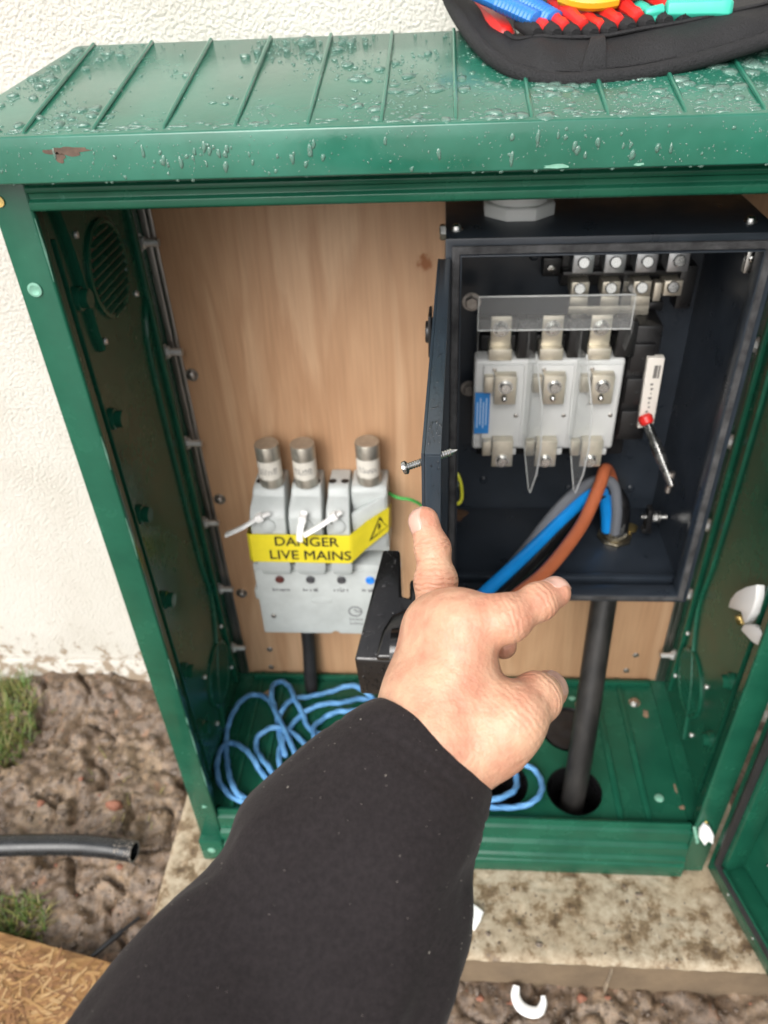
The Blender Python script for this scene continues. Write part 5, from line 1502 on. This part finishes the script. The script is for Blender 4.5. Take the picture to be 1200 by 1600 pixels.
me.from_pydata((HV - ho).tolist(), [], HF.tolist())
bm = bmesh.new(); bm.from_mesh(me)
bmesh.ops.recalc_face_normals(bm, faces=bm.faces)
for _ in range(3):
    bmesh.ops.smooth_vert(bm, verts=bm.verts, factor=0.5, use_axis_x=True, use_axis_y=True, use_axis_z=True)
bm.to_mesh(me); bm.free()
me.polygons.foreach_set('use_smooth', [True] * len(me.polygons))
me.materials.append(M_SKIN)
V = np.array([v.co for v in me.vertices]) + ho
fl = np.zeros(len(V)); crs = np.zeros((len(V), 3))
for nm, ch in HAND_FINGERS.items():
    tip = np.array(ch[3][0]); fl += 0.55 * np.exp(-(np.linalg.norm(V - tip, axis=1) / 0.011) ** 2)
    fl += 0.40 * np.exp(-(np.linalg.norm(V - np.array(ch[1][0]), axis=1) / 0.010) ** 2)
    fl += 0.30 * np.exp(-(np.linalg.norm(V - np.array(ch[0][0]), axis=1) / 0.013) ** 2)
    sc_f = {'index': 0.55, 'thumb': 0.70}.get(nm, 1.0)
    for k, wd_, wt in ((1, 0.0075, sc_f), (2, 0.0045, 0.8 * sc_f)):
        j = np.array(ch[k][0]); ax = np.array(ch[k + 1][0]) - np.array(ch[k - 1][0]); ax /= np.linalg.norm(ax)
        s_ = (V - j) @ ax
        w_ = wt * np.exp(-(s_ / wd_) ** 2) * np.exp(-(np.linalg.norm(V - j, axis=1) / 0.016) ** 4)
        m_ = w_ > crs[:, 1]
        crs[m_, 0] = s_[m_]; crs[m_, 1] = w_[m_]
fl = np.clip(fl, 0, 0.8)
a1 = me.attributes.new('flush', 'FLOAT', 'POINT'); a1.data.foreach_set('value', fl.astype(np.float32))
a2 = me.attributes.new('crease', 'FLOAT_VECTOR', 'POINT'); a2.data.foreach_set('vector', crs.astype(np.float32).ravel())
hand = link('hand', me, ho, per)
# nails: thin curved plates lying on the finger ends
def nail(fin, nrm, length, width, back=0.3):
    ch = HAND_FINGERS[fin]
    tip = np.array(ch[3][0]); ax = tip - np.array(ch[2][0]); ax /= np.linalg.norm(ax)
    n = np.array(nrm, float); n -= ax * (n @ ax); n /= np.linalg.norm(n)
    s = np.cross(ax, n)
    nu_, nv_ = 9, 8
    pts = []
    for i in range(nu_):
        for j in range(nv_):
            u = (i / (nu_ - 1) - back) * length; w = (j / (nv_ - 1) - 0.5)
            round_ = 1 - 0.55 * max(0, abs(i / (nu_ - 1) - 0.5) * 2 - 0.55) ** 1.3
            p = tip + ax * u + s * (w * width * round_) + n * 0.030
            for _ in range(40):
                dd = float(hand_sdf(p[None, :].astype(np.float32))[0])
                if dd < 0.00005 or (p - tip) @ n < 0.001: break
                p = p - n * max(dd, 0.0001) * 0.9
            pts.append(p + n * 0.0002)
    top = [tuple(p) for p in pts]
    bot = [tuple(np.array(p) - n * 0.0007) for p in pts]
    m_ = nu_ * nv_
    F = []
    for i in range(nu_ - 1):
        for j in range(nv_ - 1):
            a = i * nv_ + j
            F.append((a, a + 1, a + nv_ + 1, a + nv_)); F.append((m_ + a, m_ + a + nv_, m_ + a + nv_ + 1, m_ + a + 1))
    rim = [j for j in range(nv_)] + [i * nv_ + nv_ - 1 for i in range(1, nu_)] + [(nu_ - 1) * nv_ + j for j in range(nv_ - 2, -1, -1)] + [i * nv_ for i in range(nu_ - 2, 0, -1)]
    for k in range(len(rim)):
        a, b = rim[k], rim[(k + 1) % len(rim)]
        F.append((a, m_ + a, m_ + b, b))
    obj('nail', (top + bot, F), M_NAIL, hand, smooth=True, angle=70)
RTn, UPn, FWn = np.array(RT), np.array(UP), np.array(FW)
nail('pinky', -FWn * 0.60 - RTn * 0.75, 0.0125, 0.0095, 0.42)
nail('thumb', RTn * 0.55 + UPn * 0.60 - FWn * 0.50, 0.0165, 0.0130, 0.50)
nail('index', UPn * 0.9 + RTn * 0.35 - FWn * 0.05, 0.0110, 0.0100, 0.40)

# sleeve: lofted cloth with a folded cuff and drag folds
SC = [np.array(c) for c, l in SLEEVE]; SL = [np.array(l) for c, l in SLEEVE]
# beyond the picture: elbow and upper arm towards the shoulder
SC += [np.array((-0.150, -0.640, 0.790)), np.array((-0.185, -0.700, 0.850)), np.array((-0.215, -0.770, 0.960)), np.array((-0.235, -0.830, 1.080))]
SL += [np.array((0.078, 0.012, 0.004)), np.array((0.078, 0.014, 0.006)), np.array((0.082, 0.012, 0.006)), np.array((0.086, 0.010, 0.004))]
cc_ = spline([Vector(c) for c in SC], 16); ll_ = spline([Vector(l) for l in SL], 16)
m_ = len(cc_); n_ = 96
arc = [0.0]
for i in range(1, m_): arc.append(arc[-1] + (cc_[i] - cc_[i - 1]).length)
V, F = [], []
th = np.linspace(0, 2 * np.pi, n_, endpoint=False)
def fold(s, t):
    """radial cloth displacement; s metres from the cuff, t angle"""
    ct, st = np.cos(t), np.sin(t)
    env = np.clip((s - 0.008) / 0.05, 0, 1)
    d = 0.0050 * (fbm(np.array(s * 16 + 2 * ct), np.array(st * 1.7 + s * 5), 3, 61) - 0.5) * 2
    d = d + 0.0026 * np.sin(s * 62 + 2.6 * ct - 1.9 * st + 2.0 * fbm(np.array(s * 9), np.array(ct), 2, 63)) * np.clip(st * 0.5 + 0.7, 0.2, 1)
    d = d + 0.0022 * np.sin(s * 38 - 3.4 * ct + 1.0)
    d = d + 0.0014 * np.exp(-((s - 0.085 - 0.030 * ct) / 0.012) ** 2) * np.clip(0.3 - ct, 0, 1.2)
    d = d - 0.0045 * np.exp(-((s - 0.115 - 0.035 * ct) / 0.016) ** 2)
    d = d + 0.0040 * np.exp(-((t - 1.05 - 1.2 * (s - 0.1)) / 0.16) ** 2) * np.clip((s - 0.05) * 14, 0, 1)
    d = d - 0.0040 * np.exp(-((t - 0.70 - 1.2 * (s - 0.1)) / 0.16) ** 2) * np.clip((s - 0.05) * 14, 0, 1)
    fine = 0.0009 * (fbm(np.array(s * 60 + ct * 2), np.array(st * 5 + s * 12), 3, 66) - 0.5) * 2
    hem = -0.0009 * np.exp(-((s - 0.017) / 0.0016) ** 2) - 0.0007 * np.exp(-((s - 0.021) / 0.0016) ** 2)
    return d * env * 1.0 + fine * np.clip(s / 0.01, 0.25, 1) + hem
for i in range(m_):
    tdir = (cc_[max(i - 1, 0)] - cc_[min(i + 1, m_ - 1)]).normalized()
    lat = ll_[i]
    lat = lat - tdir * lat.dot(tdir) * 0.6
    R_ = lat.length
    u = lat.normalized()
    w = u.cross(tdir).normalized()
    if w.dot(FW) > 0: w = -w                       # w faces the viewer
    for t in th:
        f_ = float(fold(arc[i], t))
        r1, r2 = R_ + f_, R_ * 0.80 + f_
        V.append(tuple(cc_[i] + u * math.cos(t) * r1 + w * math.sin(t) * r2))
for i in range(m_ - 1):
    for k in range(n_):
        j = (k + 1) % n_
        F.append((i * n_ + k, i * n_ + j, (i + 1) * n_ + j, (i + 1) * n_ + k))
# cuff turned inwards
base = len(V)
tdir = (cc_[0] - cc_[1]).normalized()
for dep, sc2 in ((0.0004, 0.985), (-0.002, 0.955), (-0.022, 0.93)):
    for k in range(n_):
        p = Vector(V[k]); V.append(tuple(cc_[0] + (p - cc_[0]) * sc2 + tdir * dep))
rings = [list(range(n_))] + [list(range(base + q * n_, base + (q + 1) * n_)) for q in range(3)]
for a, b in zip(rings[:-1], rings[1:]):
    for k in range(n_):
        j = (k + 1) % n_
        F.append((a[k], b[k], b[j], a[j]))
F.append(tuple((m_ - 1) * n_ + k for k in range(n_)))
slv = obj('jacket_sleeve', (V, F), M_CLOTH, per, smooth=True, angle=75)
tag(slv, 'dark charcoal jacket sleeve')
its = []
Va = np.array(V[:m_ * n_]).reshape(m_, n_, 3)
for k in range(110):
    i = random.randint(2, 105); j = random.randint(2, n_ // 2 - 2)
    p = Vector(Va[i, j]); q = (Vector(Va[i + 1, j]) - p); r_ = (Vector(Va[i, j + 1]) - p)
    nr = q.cross(r_).normalized()
    if nr.dot(FW) > 0: nr = -nr
    r = random.uniform(0.00008, 0.00020) if random.random() < 0.96 else 0.00034
    its.append((p + nr * 0.0001, nr, q.normalized(), r, r * random.uniform(0.8, 1.8), r * 0.7, random.uniform(0, 6)))
tag(obj('lint_flecks', drop_mesh(its, 6), M_FLECK, slv), kind='stuff')

# ================================================================== tool pouch on the lid
bag = thing('tool_pouch', (0.15, 0.12, 1.05), 'black nylon tool pouch lying open on the wet green lid', 'tool bag')
bp_ = spline(BAG_PIPE, 8); bs_ = spline(BAG_STITCH, 8)
obj('piping', sweep(bp_, 0.0056, 12), M_PIPING, bag, smooth=True)
V, F = [], []
K_ = 9
for i, (a, b) in enumerate(zip(bp_, bs_)):
    for k in range(K_ + 1):
        t = k / K_
        p = a.lerp(b, t)
        bul = 0.006 * math.sin(math.pi * t) + 0.0016 * math.sin(i * 0.45 + 3 * t) * math.sin(math.pi * t) + 0.0012 * math.sin(i * 0.17 + 1)
        V.append(tuple(p + Vector((0, -0.75, 0.65)) * bul))
nb2 = len(bp_)
for i in range(nb2 - 1):
    for k in range(K_):
        F.append((i * (K_ + 1) + k, (i + 1) * (K_ + 1) + k, (i + 1) * (K_ + 1) + k + 1, i * (K_ + 1) + k + 1))
# floor of the pouch behind the stitching, and its underside
o = len(V)
for i, (a, b) in enumerate(zip(bp_, bs_)):
    far = Vector((max(b.x, 0.02) * 0.9 + 0.02, 0.30, 1.098))
    V.append(tuple(b + Vector((0, 0.001, -0.002)))); V.append(tuple(b.lerp(far, 0.5) + Vector((0, 0, -0.012)))); V.append(tuple(far))
    V.append(tuple(a + Vector((0, 0.002, -0.002)))); V.append(tuple(a.lerp(far, 0.5) + Vector((0, 0, -0.016))))
for i in range(nb2 - 1):
    p, q = o + i * 5, o + (i + 1) * 5
    F += [(p, q, q + 1, p + 1), (p + 1, q + 1, q + 2, p + 2), (p + 3, p + 4, q + 4, q + 3), (p + 4, p + 2, q + 2, q + 4)]
obj('pouch_body', (V, F), M_FAB, bag, smooth=True, angle=180, fixn=False)
obj('stitched_hem', sweep([p + Vector((0, -0.0005, 0.0008)) for p in bs_], 0.0026, 8, squash=0.6), M_PIPING, bag, smooth=True)
obj('seam', sweep([a.lerp(b, 0.17) + Vector((0, -0.0028, 0.0020)) for a, b in zip(bp_, bs_)], 0.0010, 6), M_PIPING, bag, smooth=True)
# webbing tab folded over the front
tb = spline([(0.103, 0.0685, 1.0700), (0.101, 0.060, 1.0695), (0.099, 0.050, 1.0640), (0.097, 0.042, 1.0560), (0.0965, 0.040, 1.0500)], 6)
V, F = [], []
for i, p in enumerate(tb):
    hw_ = 0.0035 + 0.0065 * i / len(tb)
    V += [tuple(p + Vector((-hw_, -0.0035, 0))), tuple(p + Vector((hw_, -0.0035, 0.0005))), tuple(p + Vector((hw_, 0.001, 0))), tuple(p + Vector((-hw_, 0.001, 0)))]
for i in range(len(tb) - 1):
    for k in range(4):
        j = (k + 1) % 4
        F.append((i * 4 + k, i * 4 + j, (i + 1) * 4 + j, (i + 1) * 4 + k))
F += [(0, 1, 2, 3), tuple(len(V) - 4 + k for k in (3, 2, 1, 0))]
obj('webbing_tab', (V, F), M_PIPING, bag, bevel=0.0008)
obj('loose_thread', sweep(spline([(0.127, 0.035, 1.0455), (0.129, 0.031, 1.0438), (0.133, 0.033, 1.0445), (0.130, 0.030, 1.0430), (0.135, 0.029, 1.0428)], 5), 0.0004, 5), M_PIPING, bag, smooth=True)
# elastic loops holding red handled drivers
def bsx(x):
    for a, b in zip(bs_[:-1], bs_[1:]):
        if (a.x - x) * (b.x - x) <= 0 and a.x != b.x:
            return a.lerp(b, (x - a.x) / (b.x - a.x))
    return bs_[-1]
NAMEP = ['leftmost', 'second', 'third', 'fourth', 'fifth', 'sixth', 'seventh', 'eighth', 'ninth', 'tenth']
xs_l = [0.058 + 0.0138 * k for k in range(11)]
for k, x in enumerate(xs_l):
    p = bsx(x)
    dirv = Vector((-0.35, 0.92, 0.16)).normalized()
    a = p + Vector((0, 0.001, 0.0025)); b = a + dirv * 0.030
    obj('elastic_loop', sweep([a - dirv * 0.001, a + dirv * 0.004, a.lerp(b, 0.6), b], [0.0045, 0.0066, 0.0068, 0.0066], 12, squash=0.85), M_PIPING, bag, smooth=True)
    if k < 10:
        q = bsx(x + 0.0069) + Vector((0, 0.006, 0.0052 + 0.001 * (k % 3)))
        m_ = M_TEAL if k in (6,) else M_RED
        t = obj('driver_handle', rev(q, dirv + Vector((0, 0, 0.05 * (k % 3))), [(0, 0.0025), (0.001, 0.0045), (0.006, 0.0056), (0.012, 0.0048), (0.020, 0.0058), (0.055, 0.0055), (0.058, 0.003)], 10), m_, smooth=True)
        tag(t, ('small %s driver handle in the pouch, %s from the left in its row' % ('teal' if m_ is M_TEAL else 'red', NAMEP[k])), 'screwdriver', 'drivers in the tool pouch loops')
# red plier grip along the left side
rg = obj('plier_grip', sweep(spline([(0.0130, 0.190, 1.0880), (0.0200, 0.158, 1.0815), (0.0300, 0.128, 1.0745), (0.0370, 0.106, 1.0690)], 6), [0.006, 0.0075, 0.0085, 0.009, 0.0095, 0.0095, 0.009, 0.0085, 0.009, 0.0095, 0.010, 0.0105, 0.010, 0.010, 0.0095, 0.009, 0.0085, 0.0075, 0.0045], 6, squash=0.7), M_RED, smooth=True, angle=40)
tag(rg, 'bright red plier grip tucked in the left edge of the tool pouch', 'pliers')
# blue ribbed grips
bgp = thing('blue_pliers', (0.05, 0.11, 1.085), 'blue ribbed plier handles lying in the tool pouch', 'pliers')
for dx in (0, 1):
    a = Vector((0.030 + 0.020 * dx, 0.118, 1.0900)); b = Vector((0.060 + 0.013 * dx, 0.092, 1.0790))
    pts = [a.lerp(b, q / 22) for q in range(23)]
    rad = [0.0085 + 0.0010 * (q % 2) for q in range(22)] + [0.005]
    obj('handle', sweep([a + (a - b) * 1.6] + pts, [0.008] + rad, 10, squash=0.7), M_BLUET, bgp, smooth=True, angle=40)
# teal hexagonal bit holder on top of the row
tl_ = obj('teal_driver', merge(rev((0.153, 0.083, 1.0835), (0.98, 0.02, -0.02), [(0, 0.005), (0.001, 0.0078), (0.036, 0.0082), (0.041, 0.0092), (0.046, 0.0092), (0.049, 0.0066)], 6, rot=0.3), rev((0.1515, 0.083, 1.0835), (-1, -0.15, -0.12), [(0, 0.0045), (0.010, 0.0042), (0.014, 0.003)], 8)), M_TEAL, bevel=0.0008)
tag(tl_, 'teal hexagonal driver handle lying across the tool pouch', 'screwdriver')
# red and yellow tool body
ry = thing('red_yellow_tester', (0.10, 0.10, 1.085), 'red and yellow rounded tool lying at the back of the pouch', 'tool')
obj('red_body', sweep(spline([(0.060, 0.125, 1.105), (0.085, 0.105, 1.0985), (0.112, 0.100, 1.0960), (0.140, 0.108, 1.0985), (0.165, 0.125, 1.104)], 6), [0.006] + [0.0085] * 8 + [0.0095] * 8 + [0.0085] * 7 + [0.006], 12), M_RED, ry, smooth=True)
obj('yellow_body', sweep(spline([(0.076, 0.106, 1.0945), (0.090, 0.098, 1.0905), (0.105, 0.095, 1.0895), (0.120, 0.097, 1.091)], 6), [0.004] + [0.0062] * 17 + [0.004], 10), M_YEL, ry, smooth=True)

# ================================================================== ground litter
# black duct offcut
dp = spline([(-1.05, -0.055, 0.010), (-0.90, -0.030, 0.006), (-0.769, -0.012, 0.002), (-0.711, -0.001, 0.0), (-0.598, 0.005, 0.0), (-0.540, 0.002, 0.002), (-0.490, -0.004, 0.003)], 8)
zoff = 0.0
V, F = sweep(dp, 0.0165, 24, cap=False)
n0 = len(dp)
V2, F2 = sweep(dp[::-1], 0.0138, 24, cap=False)
o = len(V)
V = V + V2; F = F + [tuple(i + o for i in q) for q in F2]
for k in range(24):
    j = (k + 1) % 24
V3, F3 = rev(dp[-1], dp[-1] - dp[-2], [(0, 0.0165), (0.0005, 0.0160), (0.0005, 0.0142), (0, 0.0136)], 24, cap=False)
dct = thing('duct_offcut', (-0.75, 0, -0.02), 'black plastic duct offcut lying on the mud left of the cabinet', 'pipe')
obj('tube_wall', (V, F), M_DUCT, dct, smooth=True, fixn=False)
obj('cut_end', (V3, F3), mat('scuffed_cut', (0.28, 0.27, 0.25), 0.7, vary=0.5, vscale=300), dct, fixn=False)
its = []
for k in range(70):
    i = random.randint(n0 - 6, n0 - 2); a = random.uniform(0.2, 2.9)
    p = dp[i].lerp(dp[i + 1], random.random())
    nr = Vector((0, -math.cos(a), math.sin(a)))
    r = random.uniform(0.0005, 0.0014)
    its.append((p + nr * 0.0164, nr, Vector((1, 0, 0)), r, r * 1.3, r * 0.4, random.uniform(0, 6)))
tag(obj('grit', drop_mesh(its, 6), mat('pale_grit', (0.22, 0.19, 0.16), 0.8), dct), kind='stuff')
zr = max(gz(-0.530 + 0.058 * q / 12, -0.138 + 0.061 * q / 12) for q in range(13)) + 0.002
rd = obj('thin_rod', merge(sweep([(-0.530, -0.138, zr), (-0.503, -0.110, zr + 0.003), (-0.492, -0.098, zr + 0.003)], [0.0036, 0.0045, 0.0045], 8), sweep([(-0.494, -0.100, zr + 0.005), (-0.472, -0.077, zr + 0.004)], [0.0026, 0.0026], 8)), M_BLACKP, smooth=True)
tag(rd, 'thin black plastic strip on the mud near the sleeve', 'plastic strip')

# OSB sheet in the corner
osb = thing('osb_board', (-0.7, -0.22, -0.06), 'orange-brown strand board lying on the mud at bottom left', 'board')
ob = [(-1.30, -0.030), (-0.674, -0.113), (-0.486, -0.149), (-0.500, -0.60), (-1.30, -0.60)]
obj('sheet', prism([(x, y, -0.040) for x, y in ob], (0, 0, -0.016)), M_OSB, osb, bevel=0.001)
fv, ff = {}, {}
cols = [(0.40, 0.23, 0.09), (0.28, 0.14, 0.055), (0.47, 0.30, 0.14), (0.21, 0.10, 0.04)]
for c in range(4): fv[c], ff[c] = [], []
for k in range(1500):
    x = random.uniform(-0.80, -0.49); y = random.uniform(-0.42, -0.10)
    if y > -0.118 - (x + 0.674) * 0.19 - 0.012 or x > -0.497: continue
    a = random.gauss(0.5, 0.8); L_ = random.uniform(0.006, 0.022); w_ = random.uniform(0.0008, 0.0030)
    ca, sa = math.cos(a), math.sin(a); z0 = -0.0398 + random.uniform(0, 0.0006); tl2 = random.uniform(-0.0008, 0.0008)
    c = k % 4; o = len(fv[c])
    pts = [(-L_, -w_ * 0.7), (L_ * 0.8, -w_), (L_, w_ * 0.6), (-L_ * 0.7, w_)]
    fv[c] += [(x + px_ * ca - py_ * sa, y + px_ * sa + py_ * ca, z0 + (0.0006 + tl2 if px_ > 0 else 0.0004)) for px_, py_ in pts]
    fv[c] += [(x + px_ * ca - py_ * sa, y + px_ * sa + py_ * ca, z0 - 0.0006) for px_, py_ in pts]
    ff[c] += [(o, o + 1, o + 2, o + 3)] + [(o + i, o + 4 + i, o + 4 + (i + 1) % 4, o + (i + 1) % 4) for i in range(4)]
for c in range(4):
    tag(obj('strand', (fv[c], ff[c]), osb_flake(c, cols[c]), osb), kind='stuff')

# grass
def tuft(cx, cy, rx, ry, n, h0, h1, seed):
    rr_ = random.Random(seed)
    V, F = [], []
    for k in range(n):
        a = rr_.uniform(0, 6.283); q = math.sqrt(rr_.random())
        x, y = cx + rx * q * math.cos(a), cy + ry * q * math.sin(a)
        z = gz(x, y) - 0.003
        h = rr_.uniform(h0, h1); b = rr_.uniform(0, 6.283); lean = rr_.uniform(0.2, 1.1)
        w = rr_.uniform(0.0009, 0.0020)
        dx, dy = math.cos(b), math.sin(b)
        o = len(V)
        for s in range(4):
            t = s / 3
            px_, py_, pz_ = x + dx * lean * h * t * t, y + dy * lean * h * t * t, z + h * (t - 0.3 * lean * t * t)
            ww = w * (1 - t) + 0.0001
            V += [(px_ - dy * ww, py_ + dx * ww, pz_), (px_ + dy * ww, py_ - dx * ww, pz_)]
        for s in range(3):
            F.append((o + s * 2, o + s * 2 + 1, o + s * 2 + 3, o + s * 2 + 2))
    return V, F
g1 = [tuft(-0.83, 0.225, 0.075, 0.10, 620, 0.015, 0.055, 1), tuft(-0.665, -0.085, 0.050, 0.035, 240, 0.010, 0.032, 3), tuft(-0.95, 0.05, 0.12, 0.22, 700, 0.03, 0.07, 5), tuft(-1.15, -0.1, 0.2, 0.35, 900, 0.03, 0.07, 6)]
g2 = [tuft(-0.83, 0.225, 0.075, 0.10, 450, 0.015, 0.055, 2), tuft(-0.665, -0.085, 0.05, 0.035, 160, 0.010, 0.03, 4), tuft(-0.52, 0.14, 0.10, 0.12, 26, 0.01, 0.03, 9)]
for g, c, lb in ((g1, (0.085, 0.145, 0.025), 'short green grass growing by the wall at left'), (g2, (0.22, 0.20, 0.06), 'dry yellowed grass blades among the green ones')):
    V, F = merge(*g)
    tag(obj('grass', (V, F), grass_mat(len(F), c), fixn=False), lb, 'grass', kind='stuff')

# small stones and brick crumbs pressed into the mud
def stone(r, seed):
    bm = bmesh.new()
    bmesh.ops.create_icosphere(bm, subdivisions=2 if r > 0.0035 else 1, radius=r)
    rr_ = random.Random(seed)
    ph = [rr_.uniform(0, 6) for _ in range(6)]; sc = (rr_.uniform(0.8, 1.3), rr_.uniform(0.7, 1.1), rr_.uniform(0.5, 0.8))
    for v in bm.verts:
        n = v.co.normalized()
        q = 1 + 0.16 * math.sin(3 * n.x + ph[0]) + 0.14 * math.sin(4 * n.y + ph[1]) + 0.10 * math.sin(5 * n.z + ph[2])
        v.co = Vector((v.co.x * sc[0] * q, v.co.y * sc[1] * q, v.co.z * sc[2] * q))
    bm.normal_update(); bm.verts.index_update()
    V = [tuple(v.co) for v in bm.verts]; F = [tuple(v.index for v in f.verts) for f in bm.faces]
    bm.free()
    return V, F
BR = [(0.187, -0.153, 0.0085, 'orange brick crumb on the mud before the slab'), (0.044, -0.158, 0.0055, 'small brick crumb near the sleeve at the slab foot'), (-0.56, 0.085, 0.011, 'brick fragment on the mud left of the cabinet')]
for k, (x, y, r, lb) in enumerate(BR):
    v, f = stone(r, k + 50)
    z = gz(x, y) + r * 0.25
    tag(obj('brick_crumb', ([(p[0] + x, p[1] + y, p[2] + z) for p in v], f), M_BRICK, smooth=True, angle=50), lb, 'brick')
V, F = [], []
V2, F2 = [], []
for k in range(1500):
    if k % 4:
        x, y = random.uniform(-0.85, -0.43), random.uniform(-0.14, 0.33)
    else:
        x, y = random.uniform(-0.1, 0.46), random.uniform(-0.26, -0.142)
    r = random.uniform(0.0012, 0.0036) if random.random() < 0.93 else random.uniform(0.004, 0.008)
    onslab = k % 8 == 7
    if onslab:
        x, y = random.uniform(0.0, 0.43), -0.022 - 0.106 * random.random() ** 0.7
        r *= 0.55
    v, f = stone(r, k)
    z = (-0.002 + r * 0.3) if onslab else gz(x, y) + r * 0.2
    tgt = (V, F) if k % 30 or onslab else (V2, F2)
    o = len(tgt[0])
    tgt[0].extend([(p[0] + x, p[1] + y, p[2] + z) for p in v]); tgt[1].extend([tuple(i + o for i in q) for q in f])
tag(obj('gravel', (V, F), M_PEB, smooth=True, fixn=False), 'grit and small clods on the wet mud', 'gravel', kind='stuff')
tag(obj('gravel', (V2, F2), M_BRICK, smooth=True, fixn=False), 'reddish brick grit scattered in the mud', 'gravel', kind='stuff')

# white plastic scraps
s1 = obj('plastic_scrap', prism([(0.022, -0.100, 0.002), (0.036, -0.102, 0.003), (0.044, -0.090, 0.005), (0.049, -0.078, 0.007), (0.040, -0.072, 0.010), (0.030, -0.066, 0.008), (0.020, -0.078, 0.004)], (0.0005, 0, 0.0022)), M_SCRAP, bevel=0.0006)
tag(s1, 'torn white plastic scrap on the slab beside the sleeve', 'plastic scrap')
zz = max(gz(0.095, -0.15), gz(0.11, -0.175), gz(0.13, -0.16)) + 0.004
hk = spline([(0.095, -0.146, zz + 0.008), (0.093, -0.158, zz + 0.004), (0.099, -0.170, zz + 0.002), (0.112, -0.176, zz + 0.001), (0.124, -0.175, zz + 0.002), (0.131, -0.165, zz + 0.004), (0.131, -0.157, zz + 0.007)], 6)
s2 = obj('plastic_scrap', sweep(hk, [0.003 + 0.0045 * math.sin(math.pi * min(1, (i + 4) / (len(hk) + 2))) for i in range(len(hk))], 8, squash=0.4), M_SCRAP, smooth=True)
tag(s2, 'curved white hook of plastic on the mud below the slab', 'plastic scrap')
